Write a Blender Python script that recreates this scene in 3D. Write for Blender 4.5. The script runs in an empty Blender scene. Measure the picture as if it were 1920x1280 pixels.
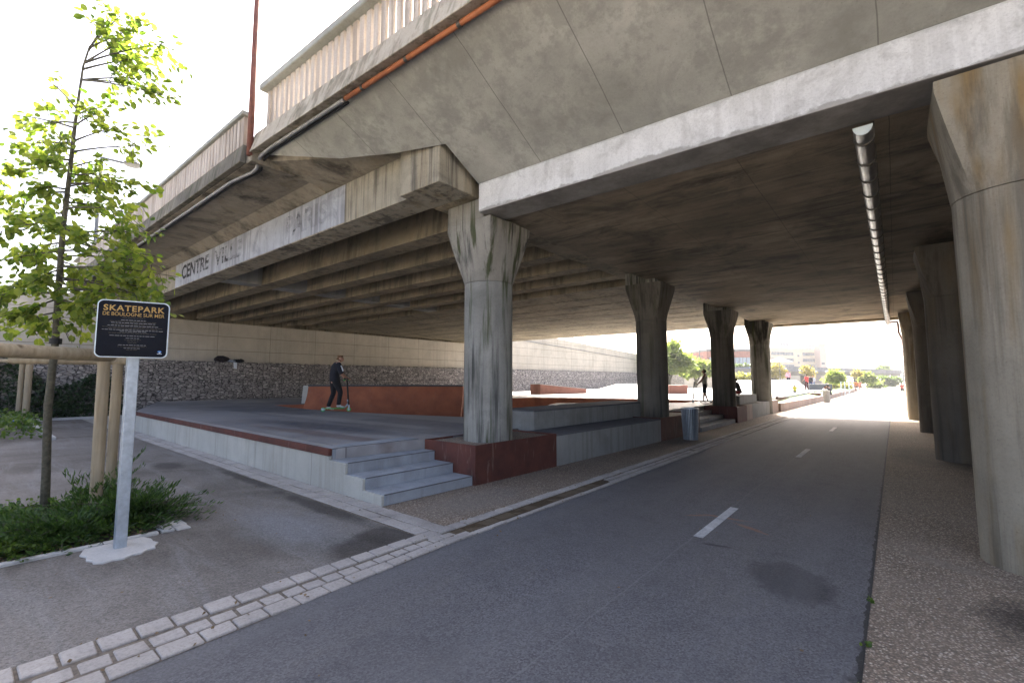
import bpy, bmesh, math, random
import numpy as np
from mathutils import Vector, Matrix
R = math.radians
scene = bpy.context.scene
col = scene.collection
rnd = random.Random(7)

# ------------------------------------------------------------------ camera, sky, sun, exposure
YAW, PITCH, EYE, FPX = 40.0, 4.8, 1.6, 853.0
cd = bpy.data.cameras.new("camera"); cam = bpy.data.objects.new("camera", cd); col.objects.link(cam)
cam.location = (0, 0, EYE); cam.rotation_euler = (R(90 + PITCH), 0, R(YAW))
cd.sensor_width = 36; cd.lens = FPX / 1920 * 36; cd.clip_start = 0.05; cd.clip_end = 3000
scene.camera = cam
SUN = Vector((-0.45, 1.0, 1.0)).normalized()
ELEV = math.asin(SUN.z)
w = bpy.data.worlds.new("World"); scene.world = w; w.use_nodes = True
wn = w.node_tree.nodes; bg = wn["Background"]
sky = wn.new("ShaderNodeTexSky"); sky.sky_type = 'NISHITA'; sky.sun_disc = False
sky.sun_elevation = ELEV; sky.sun_rotation = math.atan2(SUN.x, SUN.y)
sky.air_density = 0.6; sky.dust_density = 7.5; sky.ozone_density = 0.2
w.node_tree.links.new(sky.outputs[0], bg.inputs[0]); bg.inputs[1].default_value = 0.15
sl = bpy.data.lights.new("sun", 'SUN'); sl.energy = 4.5; sl.angle = R(0.5); sl.color = (1, .95, .86)
so = bpy.data.objects.new("sun", sl); col.objects.link(so); so.rotation_euler = SUN.to_track_quat('Z', 'Y').to_euler()
vs = scene.view_settings; vs.view_transform = 'Standard'; vs.look = 'None'; vs.exposure = 2.45; vs.gamma = 1
scene.cycles.max_bounces = 8; scene.cycles.diffuse_bounces = 4; scene.cycles.use_denoising = True

# pixel (1920 wide photograph) at a depth along the view axis -> point in the world
_y, _p = R(YAW), R(PITCH)
CF = Vector((-math.sin(_y) * math.cos(_p), math.cos(_y) * math.cos(_p), math.sin(_p)))
CR = Vector((math.cos(_y), math.sin(_y), 0)); CU = CR.cross(CF)
def at(u, v, d):
    return Vector((0, 0, EYE)) + (CF + CR * ((u - 960) / FPX) - CU * ((v - 640) / FPX)) * d
def on_z(u, v, z=0.0):
    r = CF + CR * ((u - 960) / FPX) - CU * ((v - 640) / FPX)
    return Vector((0, 0, EYE)) + r * ((z - EYE) / r.z)

# ------------------------------------------------------------------ helpers
def tag(o, label=None, cat=None, group=None, kind=None):
    if label: o["label"] = label
    if cat: o["category"] = cat
    if group: o["group"] = group
    if kind: o["kind"] = kind
    return o
def empty(name, loc, label, cat, group=None, rz=0):
    o = bpy.data.objects.new(name, None); col.objects.link(o); o.empty_display_size = .2
    o.location = loc; o.rotation_euler = (0, 0, rz)
    return tag(o, label, cat, group)
def link(name, me, mat=None, parent=None, local=True):
    o = bpy.data.objects.new(name, me); col.objects.link(o)
    if mat is not None and len(me.materials) == 0: me.materials.append(mat)
    if parent is not None:
        o.parent = parent
        if not local:
            o.matrix_parent_inverse = (Matrix.Translation(parent.location) @ parent.rotation_euler.to_matrix().to_4x4()).inverted()
    return o
def copy_tree(o, parent=None):
    c = o.copy(); col.objects.link(c); c.parent = parent
    for ch in list(o.children): copy_tree(ch, c)
    return c

class MB:
    def __init__(s): s.v = []; s.f = []
    def add(s, vs, fs):
        b = len(s.v); s.v += [tuple(p) for p in vs]; s.f += [tuple(b + i for i in f) for f in fs]; return s
    def box(s, x0, x1, y0, y1, z0, z1, jit=0):
        P = [(x, y, z) for z in (z0, z1) for y in (y0, y1) for x in (x0, x1)]
        if jit: P = [tuple(c + rnd.uniform(-jit, jit) for c in p) for p in P]
        return s.add(P, [(0, 2, 3, 1), (4, 5, 7, 6), (0, 1, 5, 4), (2, 6, 7, 3), (0, 4, 6, 2), (1, 3, 7, 5)])
    def loft(s, rings, cap=True, closed=True):
        n = len(rings[0]); V = [p for r in rings for p in r]; F = []
        for k in range(len(rings) - 1):
            for i in range(n if closed else n - 1):
                j = (i + 1) % n; F.append((k * n + i, k * n + j, (k + 1) * n + j, (k + 1) * n + i))
        if cap and closed: F.append(tuple(range(n - 1, -1, -1))); F.append(tuple((len(rings) - 1) * n + i for i in range(n)))
        return s.add(V, F)
    def ext(s, prof, x0, x1, slope=0.0, ref=-5.1, n=1):
        """profile of (y,z) swept along x; y drifts with the skew of the bridge"""
        rings = []
        for k in range(n + 1):
            x = x0 + (x1 - x0) * k / n
            rings.append([(x, y + slope * (x - ref), z) for y, z in prof])
        return s.loft(rings)
    def exty(s, prof, y0, y1):
        return s.loft([[(x, y0, z) for x, z in prof], [(x, y1, z) for x, z in prof]])
    def prism(s, poly, z0, z1):
        return s.loft([[(x, y, z0) for x, y in poly], [(x, y, z1) for x, y in poly]])
    def tube(s, pts, r, n=8, cap=True):
        pts = [Vector(p) for p in pts]; rs = r if isinstance(r, (list, tuple)) else [r] * len(pts)
        rings = []; up = None
        for i, p in enumerate(pts):
            t = (pts[min(i + 1, len(pts) - 1)] - pts[max(i - 1, 0)]).normalized()
            if up is None or abs(up.dot(t)) > .95: up = Vector((0, 0, 1)) if abs(t.z) < .9 else Vector((1, 0, 0))
            a = t.cross(up).normalized(); b = a.cross(t).normalized(); up = b
            rings.append([p + (a * math.cos(2 * math.pi * k / n) + b * math.sin(2 * math.pi * k / n)) * rs[i] for k in range(n)])
        return s.loft(rings, cap)
    def lathe(s, c, prof, n=16):
        return s.loft([[(c[0] + r * math.cos(2 * math.pi * k / n), c[1] + r * math.sin(2 * math.pi * k / n), c[2] + z) for k in range(n)] for r, z in prof])
    def blob(s, c, rx, ry, rz, n=10):
        rings = []
        for i in range(1, n):
            a = -math.pi / 2 + math.pi * i / n
            rings.append([(c[0] + rx * math.cos(a) * math.cos(2 * math.pi * k / (n * 2)), c[1] + ry * math.cos(a) * math.sin(2 * math.pi * k / (n * 2)), c[2] + rz * math.sin(a)) for k in range(n * 2)])
        return s.loft(rings)
    def mesh(s, name="mesh", smooth=False, bevel=0.0, seg=1, angle=None):
        me = bpy.data.meshes.new(name); me.from_pydata(s.v, [], s.f); me.update()
        bm = bmesh.new(); bm.from_mesh(me)
        bmesh.ops.recalc_face_normals(bm, faces=bm.faces)
        if bevel:
            ed = [e for e in bm.edges if len(e.link_faces) == 2 and e.calc_face_angle(0) > .6]
            bmesh.ops.bevel(bm, geom=ed, offset=bevel, segments=seg, affect='EDGES', profile=.5)
        bm.to_mesh(me); bm.free()
        if smooth:
            me.polygons.foreach_set("use_smooth", [True] * len(me.polygons))
            if angle: me.set_sharp_from_angle(angle=angle)
        me.update(); return me
    def build(s, name, mat=None, parent=None, smooth=False, bevel=0.0, seg=1, local=False, angle=None):
        return link(name, s.mesh(name, smooth, bevel, seg, angle), mat, parent, local)

# ------------------------------------------------------------------ materials
class NT:
    def __init__(s, name, rough=.85, spec=.3):
        s.m = bpy.data.materials.new(name); s.m.use_nodes = True; s.t = s.m.node_tree
        s.b = s.t.nodes["Principled BSDF"]; s.b.inputs["Roughness"].default_value = rough
        s.b.inputs["Specular IOR Level"].default_value = spec
        g = s.t.nodes.new("ShaderNodeNewGeometry"); s.geo = g; s.pos = g.outputs["Position"]
    def n(s, typ, **k):
        nd = s.t.nodes.new(typ)
        for a, b in k.items(): setattr(nd, a, b)
        return nd
    def l(s, a, b): s.t.links.new(a, b)
    def val(s, sock, v):
        if hasattr(v, "is_output"): s.l(v, sock)
        elif isinstance(v, (tuple, list)): sock.default_value = (*v, 1) if len(sock.default_value) == 4 and len(v) == 3 else v
        else: sock.default_value = v
    def scale(s, v, sc, off=(0, 0, 0)):
        m = s.n("ShaderNodeMapping"); s.l(v, m.inputs[0]); m.inputs["Scale"].default_value = sc; m.inputs["Location"].default_value = off
        return m.outputs[0]
    def noise(s, scale=5, detail=4, rough=.55, vec=None, sc=None, off=(0, 0, 0), dist=0):
        v = vec or s.pos
        if sc or off != (0, 0, 0): v = s.scale(v, sc or (1, 1, 1), off)
        nd = s.n("ShaderNodeTexNoise"); s.l(v, nd.inputs["Vector"]); nd.inputs["Scale"].default_value = scale
        nd.inputs["Detail"].default_value = detail; nd.inputs["Roughness"].default_value = rough; nd.inputs["Distortion"].default_value = dist
        return nd.outputs[0]
    def vor(s, scale=5, vec=None, sc=None, feature='F1'):
        v = vec or s.pos
        if sc: v = s.scale(v, sc)
        nd = s.n("ShaderNodeTexVoronoi", feature=feature); s.l(v, nd.inputs["Vector"]); nd.inputs["Scale"].default_value = scale
        return nd
    def ramp(s, f, stops):
        nd = s.n("ShaderNodeValToRGB"); s.l(f, nd.inputs[0]); e = nd.color_ramp.elements
        while len(e) < len(stops): e.new(.5)
        for i, (p, c) in enumerate(stops):
            e[i].position = p; e[i].color = (c, c, c, 1) if not isinstance(c, (tuple, list)) else (*c, 1)
        return nd.outputs[0]
    def mix(s, f, a, b, mode='MIX'):
        nd = s.n("ShaderNodeMix", data_type='RGBA', blend_type=mode)
        s.val(nd.inputs[0], f); s.val(nd.inputs[6], a); s.val(nd.inputs[7], b); return nd.outputs[2]
    def math(s, op, a, b=0.0, c=0.0):
        nd = s.n("ShaderNodeMath", operation=op); s.val(nd.inputs[0], a); s.val(nd.inputs[1], b); s.val(nd.inputs[2], c); return nd.outputs[0]
    def xyz(s, v=None):
        nd = s.n("ShaderNodeSeparateXYZ"); s.l(v or s.pos, nd.inputs[0]); return nd.outputs
    def bump(s, h, strength=.3, dist=.02):
        nd = s.n("ShaderNodeBump"); s.l(h, nd.inputs["Height"]); nd.inputs["Strength"].default_value = strength; nd.inputs["Distance"].default_value = dist
        if s.b.inputs["Normal"].links: s.l(s.b.inputs["Normal"].links[0].from_socket, nd.inputs["Normal"])
        s.l(nd.outputs[0], s.b.inputs["Normal"])
    def line(s, coord, period, offset, width):
        """1 on a thin line every period"""
        f = s.math('FRACT', s.math('DIVIDE', s.math('SUBTRACT', coord, offset - period / 2), period))
        d = s.math('ABSOLUTE', s.math('SUBTRACT', f, .5))
        return s.math('LESS_THAN', d, width / period / 2)
    def ell(s, cx, cy, rx, ry, ang=0, edge=.35, wob=.5, wsc=4):
        """soft wobbling ellipse mask in plan"""
        x, y, z = s.xyz()
        dx = s.math('SUBTRACT', x, cx); dy = s.math('SUBTRACT', y, cy)
        c, n_ = math.cos(ang), math.sin(ang)
        u = s.math('DIVIDE', s.math('ADD', s.math('MULTIPLY', dx, c), s.math('MULTIPLY', dy, n_)), rx)
        v = s.math('DIVIDE', s.math('SUBTRACT', s.math('MULTIPLY', dy, c), s.math('MULTIPLY', dx, n_)), ry)
        d = s.math('SQRT', s.math('ADD', s.math('MULTIPLY', u, u), s.math('MULTIPLY', v, v)))
        d = s.math('ADD', d, s.math('MULTIPLY', s.math('SUBTRACT', s.noise(wsc, 5, .65), .5), wob))
        return s.ramp(d, [(1 - edge, 1.0), (1.0, 0.0)])
    def out(s, colr):
        s.val(s.b.inputs["Base Color"], colr); return s.m

def plain(name, c, rough=.6, var=.15, metal=0.0, nscale=12, spec=.4, bump=0):
    k = NT(name, rough, spec); k.b.inputs["Metallic"].default_value = metal
    f = k.noise(nscale, 5, .6)
    c1 = tuple(x * (1 - var) for x in c); c2 = tuple(min(1, x * (1 + var)) for x in c)
    k.out(k.mix(k.ramp(f, [(.3, 0.0), (.7, 1.0)]), c1, c2))
    if bump: k.bump(f, bump, .01)
    return k.m

def concrete(name, base, dark=(.05, .045, .04), mott=.3, streak=.35, stain=.3, joints=(), green=0, ochre=0, board=0, rough=.9, speck=.25, sscale=1.0, off=0):
    k = NT(name, rough, .25)
    big = k.noise(.55 * sscale, 6, .6, off=(off, off, 0)); med = k.noise(3.2, 6, .65, off=(off, 3, 1)); fine = k.noise(45, 3, .7)
    c = k.mix(k.ramp(big, [(.3, 0.0), (.7, 1.0)]), tuple(x * (1 - mott) for x in base), tuple(x * (1 + mott * .6) for x in base))
    c = k.mix(k.math('MULTIPLY', k.ramp(med, [(.35, 1.0), (.6, 0.0)]), mott), c, tuple(x * .55 for x in base))
    c = k.mix(speck, c, k.ramp(fine, [(.3, .35), (.5, .8), (.72, 1.0)]), 'MULTIPLY')
    if ochre:
        o = k.noise(1.3, 4, .5, sc=(3, 3, .35), off=(7 + off, 1, 0))
        c = k.mix(k.math('MULTIPLY', k.ramp(o, [(.52, 0.0), (.68, 1.0)]), ochre), c, (.20, .125, .04))
    if streak:
        st = k.math('ADD', k.math('MULTIPLY', k.noise(1.6, 6, .68, sc=(4.0, 4.0, .16), off=(off, 0, 0)), .62), k.math('MULTIPLY', k.noise(.8, 3, .5, sc=(1.3, 1.3, .5), off=(off, 4, 0)), .38))
        c = k.mix(k.math('MULTIPLY', k.ramp(st, [(.495, 0.0), (.58, 1.0)]), streak), c, dark)
    if stain:
        s2 = k.noise(.9 * sscale, 8, .7, off=(11 + off, 5, 2), dist=.6)
        c = k.mix(k.math('MULTIPLY', k.ramp(s2, [(.5, 0.0), (.66, 1.0)]), stain), c, dark)
    if green:
        gn = k.noise(1.5, 5, .6, sc=(3.5, 3.5, .2), off=(23 + off, 9, 0))
        c = k.mix(k.math('MULTIPLY', k.ramp(gn, [(.53, 0.0), (.62, 1.0)]), green), c, (.045, .055, .018))
    h = k.math('ADD', k.math('MULTIPLY', med, .6), k.math('MULTIPLY', fine, .35))
    ax = k.xyz()
    for a, per, o, wd in joints:
        co = ax['xyz'.index(a)] if a in 'xyz' else None
        ln = k.line(k.math('ADD', co, k.math('MULTIPLY', k.math('SUBTRACT', k.noise(1.5, 3), .5), .03)), per, o, wd)
        c = k.mix(k.math('MULTIPLY', ln, .65), c, tuple(x * .25 for x in base))
    if board:
        bl = k.noise(1, 2, .5, sc=(board, board, .05))
        c = k.mix(.35, c, k.ramp(bl, [(.3, .55), (.6, 1.0)]), 'MULTIPLY')
        h = k.math('ADD', h, k.math('MULTIPLY', bl, .5))
    # air holes
    vo = k.vor(14); c = k.mix(k.math('MULTIPLY', k.math('LESS_THAN', vo.outputs["Distance"], .09), .3), c, tuple(x * .3 for x in base))
    k.bump(h, .35, .015)
    return k.out(c)

M = {}
M['white_beam'] = concrete('whitewashed_concrete', (.70, .70, .69), (.20, .19, .18), .14, .18, .38, speck=.3, sscale=3.0)
M['haunch'] = concrete('grey_concrete_panels', (.43, .428, .385), (.20, .197, .18), .30, .4, .5, joints=[('x', 1.3, -5.15, .012)], speck=.18, sscale=1.3)
M['soffit'] = concrete('sooty_soffit', (.37, .305, .215), (.06, .05, .038), .45, 0, .65, joints=[('y', 2.6, .7, .012), ('x', 1.5, .1, .01)], speck=.3, sscale=1.0)
M['fascia'] = concrete('pale_fascia', (.50, .44, .35), (.12, .10, .06), .25, .55, .2, green=.4, off=3)
M['fascia_old'] = concrete('mossy_fascia', (.22, .20, .16), (.05, .045, .03), .35, .6, .55, green=.6, off=5)
M['parapet'] = concrete('parapet_concrete', (.55, .49, .43), (.2, .16, .12), .15, .55, .15, ochre=.25)
M['rail_top'] = concrete('parapet_rail', (.36, .37, .34), (.12, .12, .1), .2, .2, .3)
M['girder'] = concrete('girder_concrete', (.32, .272, .19), (.055, .048, .034), .3, .5, .35, joints=[], ochre=.2)
M['edge_girder'] = concrete('stained_edge_girder', (.38, .345, .27), (.055, .05, .045), .25, .7, .5, ochre=.35, off=2)
M['overhang'] = concrete('overhang_soffit', (.34, .30, .235), (.04, .036, .03), .3, .25, .9, ochre=.2, off=8)
M['column'] = concrete('column_concrete', (.34, .335, .30), (.05, .05, .045), .28, .9, .3, board=9, green=.9, off=1)
M['column_cap'] = concrete('column_cap_concrete', (.33, .31, .265), (.035, .035, .03), .28, .95, .3, board=9, green=.9, off=1)
M['column_brown'] = concrete('column_warm_concrete', (.33, .295, .225), (.09, .075, .055), .22, .55, .15, board=7, ochre=.75, off=4)
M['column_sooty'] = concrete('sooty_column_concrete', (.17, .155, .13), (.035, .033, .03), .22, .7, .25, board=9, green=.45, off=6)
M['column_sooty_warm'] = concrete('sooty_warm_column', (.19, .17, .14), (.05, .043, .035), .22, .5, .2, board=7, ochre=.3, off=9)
M['wall'] = concrete('panel_wall', (.52, .48, .40), (.24, .21, .17), .14, .2, .18, joints=[('z', .74, .15, .03), ('y', 2.6, .4, .025)], speck=.12)
M['panelwhite'] = concrete('whitewash_patch', (.45, .47, .51), (.14, .14, .15), .2, .55, .4, speck=.25, sscale=2.5)
M['ledge'] = concrete('smooth_cast_concrete', (.31, .315, .30), (.15, .14, .125), .2, .4, .35, speck=.2, joints=[('y', 1.55, .4, .008)])
M['ledge_top'] = concrete('dark_concrete_top', (.13, .13, .14), (.05, .05, .05), .3, 0, .3, speck=.2)
M['ledge_pink'] = concrete('pinkish_cast_concrete', (.40, .32, .28), (.2, .16, .14), .18, .35, .15)
M['step'] = concrete('blue_grey_step_concrete', (.33, .355, .385), (.17, .17, .17), .2, .3, .3, speck=.12, sscale=2)
M['sidewall'] = concrete('pale_side_wall', (.46, .455, .41), (.24, .22, .18), .16, .3, .15, joints=[('x', 2.1, -6.9, .012)], speck=.12)
M['crete_far'] = concrete('white_plaza_concrete', (.55, .55, .53), (.35, .35, .34), .1, 0, .1, speck=.1)

def flaking_beam():
    # whitewash flaking off the lower edge of the white beam
    m = M['white_beam']; k = NT.__new__(NT); k.m = m; k.t = m.node_tree; k.b = k.t.nodes['Principled BSDF']; k.geo = k.n('ShaderNodeNewGeometry'); k.pos = k.geo.outputs['Position']
    src = k.b.inputs['Base Color'].links[0].from_socket; x, y, z = k.xyz()
    n1 = k.noise(2.2, 7, .7, sc=(1, 1, 1.6)); n2 = k.noise(14, 5, .7)
    f = k.math('SUBTRACT', k.math('ADD', k.math('MULTIPLY', n1, .30), k.math('MULTIPLY', n2, .06)), k.math('SUBTRACT', z, 4.30))
    f = k.ramp(f, [(.10, 0.0), (.125, 1.0)])
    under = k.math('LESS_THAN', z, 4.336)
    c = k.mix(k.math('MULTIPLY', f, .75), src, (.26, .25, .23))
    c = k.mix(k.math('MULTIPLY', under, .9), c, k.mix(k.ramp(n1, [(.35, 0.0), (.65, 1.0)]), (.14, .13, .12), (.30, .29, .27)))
    up = k.ramp(k.math('ADD', k.math('SUBTRACT', z, 4.78), k.math('MULTIPLY', k.math('SUBTRACT', n2, .5), .12)), [(.0, 0.0), (.02, .5)])
    k.out(k.mix(up, c, (.34, .33, .30)))
flaking_beam()
def rust_mat(name, c, dk):
    k = NT(name, .75, .3)
    a = k.noise(2.2, 7, .65); b = k.noise(.7, 5, .6, dist=.8); f = k.noise(60, 3, .6)
    cc = k.mix(k.ramp(a, [(.3, 0.0), (.7, 1.0)]), dk, c)
    cc = k.mix(k.math('MULTIPLY', k.ramp(b, [(.45, 0.0), (.65, 1.0)]), .35), cc, tuple(x * 1.35 for x in c))
    cc = k.mix(.25, cc, k.ramp(f, [(.3, .5), (.6, 1.0)]), 'MULTIPLY')
    sc = k.noise(9, 3, .5, sc=(1, 1, .15), dist=2)
    cc = k.mix(k.math('MULTIPLY', k.ramp(sc, [(.62, 0.0), (.7, 1.0)]), .25), cc, (.3, .24, .2))
    k.bump(f, .15, .005); return k.out(cc)
M['rust'] = rust_mat('rusty_steel', (.125, .042, .030), (.055, .022, .018))
M['rust_bank'] = rust_mat('orange_rust_concrete', (.42, .145, .07), (.27, .09, .05))
M['rust_pink'] = rust_mat('faded_rust_steel', (.34, .16, .12), (.24, .11, .085))

def floor_mat():
    k = NT('skatepark_floor', .62, .35); x, y, z = k.xyz()
    big = k.noise(.35, 5, .55); med = k.noise(2.5, 6, .65); fine = k.noise(50, 3, .6)
    c = k.mix(k.ramp(big, [(.35, 0.0), (.65, 1.0)]), (.19, .193, .20), (.42, .41, .395))
    # cast bays of different age
    bay = k.n("ShaderNodeTexBrick"); k.l(k.scale(k.pos, (1, 1, 1), (1.2, .1, 0)), bay.inputs[0]); bay.inputs["Scale"].default_value = 1; bay.inputs["Brick Width"].default_value = 4.6; bay.inputs["Row Height"].default_value = 1.9
    bay.inputs["Mortar Size"].default_value = .012; bay.inputs["Color1"].default_value = (.11, .115, .135, 1); bay.inputs["Color2"].default_value = (.40, .385, .375, 1); bay.inputs["Mortar"].default_value = (.06, .05, .05, 1)
    c = k.mix(.6, c, bay.outputs[0])
    e1 = k.ell(-9.5, 5.0, 3.2, .55, .1, .5, .8, 2.5); c = k.mix(k.math('MULTIPLY', e1, .7), c, (.065, .075, .10))
    e2 = k.ell(-8.2, 4.3, 3.0, .28, .06, .5, 1.0, 3); c = k.mix(k.math('MULTIPLY', e2, .55), c, (.13, .075, .065))
    e3 = k.ell(-11.0, 6.1, 5, .35, .05, .5, 1.0, 2); c = k.mix(k.math('MULTIPLY', e3, .5), c, (.46, .44, .42))
    c = k.mix(k.math('MULTIPLY', k.ramp(med, [(.4, 1.0), (.6, 0.0)]), .3), c, (.11, .10, .10))
    k.l(k.ramp(med, [(.3, .4), (.7, .75)]), k.b.inputs["Roughness"])
    k.bump(fine, .1, .003); return k.out(c)
M['floor'] = floor_mat()

def asphalt_mat():
    k = NT('blue_grey_asphalt', .8, .3); x, y, z = k.xyz()
    fine = k.vor(105); f2 = k.noise(95, 3, .7); big = k.noise(.5, 6, .6); med = k.noise(3, 6, .7)
    c = k.mix(k.ramp(fine.outputs["Color"], [(.1, 0.0), (.9, 1.0)]), (.060, .059, .063), (.18, .178, .187))
    c = k.mix(k.ramp(big, [(.3, .0), (.7, .6)]), c, (.095, .093, .097))
    c = k.mix(k.math('MULTIPLY', k.ramp(med, [(.3, 1.0), (.5, 0.0)]), .3), c, (.045, .045, .05))
    c = k.mix(k.math('MULTIPLY', k.ramp(f2, [(.70, 0.0), (.76, 1.0)]), .5), c, (.25, .25, .25))
    # paver's seam down the middle, oil patch, sprayed marks
    seam = k.math('LESS_THAN', k.math('ABSOLUTE', k.math('ADD', k.math('SUBTRACT', x, -1.66), k.math('MULTIPLY', k.math('SUBTRACT', k.noise(4, 3), .5), .03))), .006)
    c = k.mix(k.math('MULTIPLY', seam, .35), c, (.2, .2, .2))
    c = k.mix(k.math('MULTIPLY', k.ell(-.73, 4.32, .33, .45, .5, .3, .9, 7), .62), c, (.030, .030, .033))
    c = k.mix(k.math('MULTIPLY', k.ell(-.22, 2.7, .07, .9, 0, .6, 2.2, 9), .8), c, (.028, .028, .028))
    edge = k.math('GREATER_THAN', k.math('ADD', x, k.math('MULTIPLY', k.math('SUBTRACT', k.noise(9, 5, .7), .5), .09)), -.243); c = k.mix(k.math('MULTIPLY', edge, .85), c, (.022, .022, .02))
    c = k.mix(k.math('MULTIPLY', k.ell(-1.42, 4.75, .16, .04, .2, .5, .6, 9), .8), c, (.02, .02, .02))
    for ex, ey, rx, ry, a in ((-1.86, 5.66, .2, .035, .7), (-1.62, 5.75, .3, .04, .05), (-1.28, 5.52, .26, .05, -.5)):
        c = k.mix(k.math('MULTIPLY', k.ell(ex, ey, rx, ry, a, .6, 1.6, 16), .4), c, (.38, .14, .045))
    tyre = k.noise(1.0, 5, .6, sc=(2.6, .12, 1), off=(2, 7, 0)); c = k.mix(k.math('MULTIPLY', k.ramp(tyre, [(.45, 0.0), (.65, 1.0)]), .3), c, (.15, .15, .155))
    # dust along the kerb
    c = k.mix(k.math('MULTIPLY', k.ramp(k.noise(.8, 6, .7, sc=(2, .5, 1), off=(4, 2, 0)), [(.5, 0.0), (.75, 1.0)]), .35), c, (.16, .15, .135))
    k.bump(fine.outputs["Distance"], .5, .004); return k.out(c)
M['asphalt'] = asphalt_mat()

def aggregate_mat(name, tint=(1, 1, 1), stain=None):
    k = NT(name, .85, .3)
    v = k.vor(74); v2 = k.vor(150); big = k.noise(.8, 6, .6)
    c = k.ramp(v.outputs["Color"], [(.0, (.05, .038, .03)), (.3, (.13, .10, .078)), (.62, (.24, .185, .14)), (.85, (.40, .35, .29)), (1, (.55, .50, .44))])
    c = k.mix(k.ramp(v.outputs["Distance"], [(.3, 0.0), (.7, .8)]), c, (.075, .062, .05))
    c = k.mix(.3, c, k.ramp(v2.outputs["Color"], [(.2, .25), (.8, 1.0)]), 'MULTIPLY')
    c = k.mix(k.ramp(big, [(.35, 0.0), (.7, .5)]), c, (.17, .145, .12))
    c = k.mix(1.0, c, tuple(t_ * 1.45 for t_ in tint), 'MULTIPLY')
    for s_ in stain or ():
        c = k.mix(k.math('MULTIPLY', k.ell(*s_[0]), s_[1]), c, s_[2])
    k.bump(v.outputs["Distance"], .6, -.006); return k.out(c)
M['aggregate'] = aggregate_mat('exposed_aggregate', (1.05, 1.02, .98), [((-4.35, 4.5, .5, 1.2, 0, .5, 1.0, 3), .35, (.22, .21, .19)), ((-4.3, 12.6, .8, 1.6, 0, .6, .8, 2), .5, (.06, .055, .05))])
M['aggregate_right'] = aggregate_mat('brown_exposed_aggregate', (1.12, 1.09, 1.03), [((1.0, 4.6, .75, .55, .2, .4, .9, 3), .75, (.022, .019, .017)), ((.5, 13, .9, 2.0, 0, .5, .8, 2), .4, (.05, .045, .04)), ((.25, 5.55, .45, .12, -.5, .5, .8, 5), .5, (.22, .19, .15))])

def gravel_mat():
    k = NT('compacted_gravel', .9, .25)
    f = k.vor(90); g2 = k.noise(105, 3, .7); big = k.noise(.55, 7, .62, dist=.5); tr = k.noise(1.1, 6, .65, sc=(.35, 2.6, 1), dist=1.0)
    c = k.mix(k.ramp(big, [(.38, 0.0), (.62, 1.0)]), (.135, .12, .104), (.225, .207, .188))
    c = k.mix(k.math('MULTIPLY', k.ramp(tr, [(.5, 0.0), (.68, 1.0)]), .5), c, (.27, .265, .26))
    c = k.mix(k.math('MULTIPLY', k.ell(-5.1, 2.35, 1.25, .5, .1, .7, .9, 2.2), .7), c, (.25, .255, .265))
    for a in ((-4.05, 2.9, .45, .30, .3, .35, .8, 4), (-4.05, 2.55, .30, .45, .2, .5, .9, 4), (-5.6, 2.95, 1.4, .16, .0, .5, .9, 4), (-8.2, 3.0, 1.5, .14, 0, .5, 1.0, 4), (-10.5, 2.5, .6, .3, .0, .5, .9, 3)):
        c = k.mix(k.math('MULTIPLY', k.ell(*a), .75), c, (.055, .048, .042))
    c = k.mix(.6, c, k.ramp(f.outputs["Color"], [(.1, .3), (.9, 1.15)]), 'MULTIPLY')
    c = k.mix(k.math('MULTIPLY', k.ramp(g2, [(.66, 0.0), (.74, 1.0)]), .5), c, (.33, .31, .28))
    k.bump(f.outputs["Distance"], .45, .005); return k.out(c)
M['gravel'] = gravel_mat()
M['paver'] = concrete('granite_setts', (.44, .41, .38), (.18, .165, .145), .2, 0, .35, speck=.45, sscale=3)
M['paver_dark'] = concrete('muddy_setts', (.15, .115, .075), (.04, .03, .02), .3, 0, .5, speck=.4, sscale=3)
M['joint'] = plain('sandy_joint', (.14, .118, .095), .95, .4, nscale=30)
M['joint_mud'] = plain('mud_joint', (.06, .04, .02), .95, .4, nscale=30)
M['white_paint'] = concrete('road_paint', (.60, .60, .59), (.12, .12, .12), .15, 0, .5, speck=.5, sscale=6)
M['base'] = plain('pale_ground', (.34, .32, .28), .95, .2, nscale=.4)
M['grass'] = plain('grass_blades', (.10, .19, .03), .8, .5, nscale=14)
M['kerb_white'] = concrete('pale_kerb', (.55, .54, .52), (.25, .24, .22), .15, 0, .4, speck=.25, sscale=3)

def soffit_extra():
    m = M['soffit']; k = NT.__new__(NT); k.m = m; k.t = m.node_tree; k.b = k.t.nodes['Principled BSDF']; k.geo = k.n('ShaderNodeNewGeometry'); k.pos = k.geo.outputs['Position']
    src = k.b.inputs['Base Color'].links[0].from_socket
    a = k.noise(1.0, 7, .7, sc=(.5, 2.4, 1), off=(3, 8, 0), dist=.4); b = k.noise(1.6, 8, .75, sc=(.35, 1.6, 1), off=(13, 2, 0), dist=.8)
    c = k.mix(k.math('MULTIPLY', k.ramp(a, [(.52, 0.0), (.66, 1.0)]), .7), src, (.04, .034, .026))
    c = k.mix(k.math('MULTIPLY', k.ramp(b, [(.55, 0.0), (.68, 1.0)]), .7), c, (.36, .31, .235))
    bd = k.noise(1, 2, .5, sc=(.1, 7, 1)); c = k.mix(.4, c, k.ramp(bd, [(.35, .5), (.6, 1.0)]), 'MULTIPLY')
    k.out(c)
soffit_extra()
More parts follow.
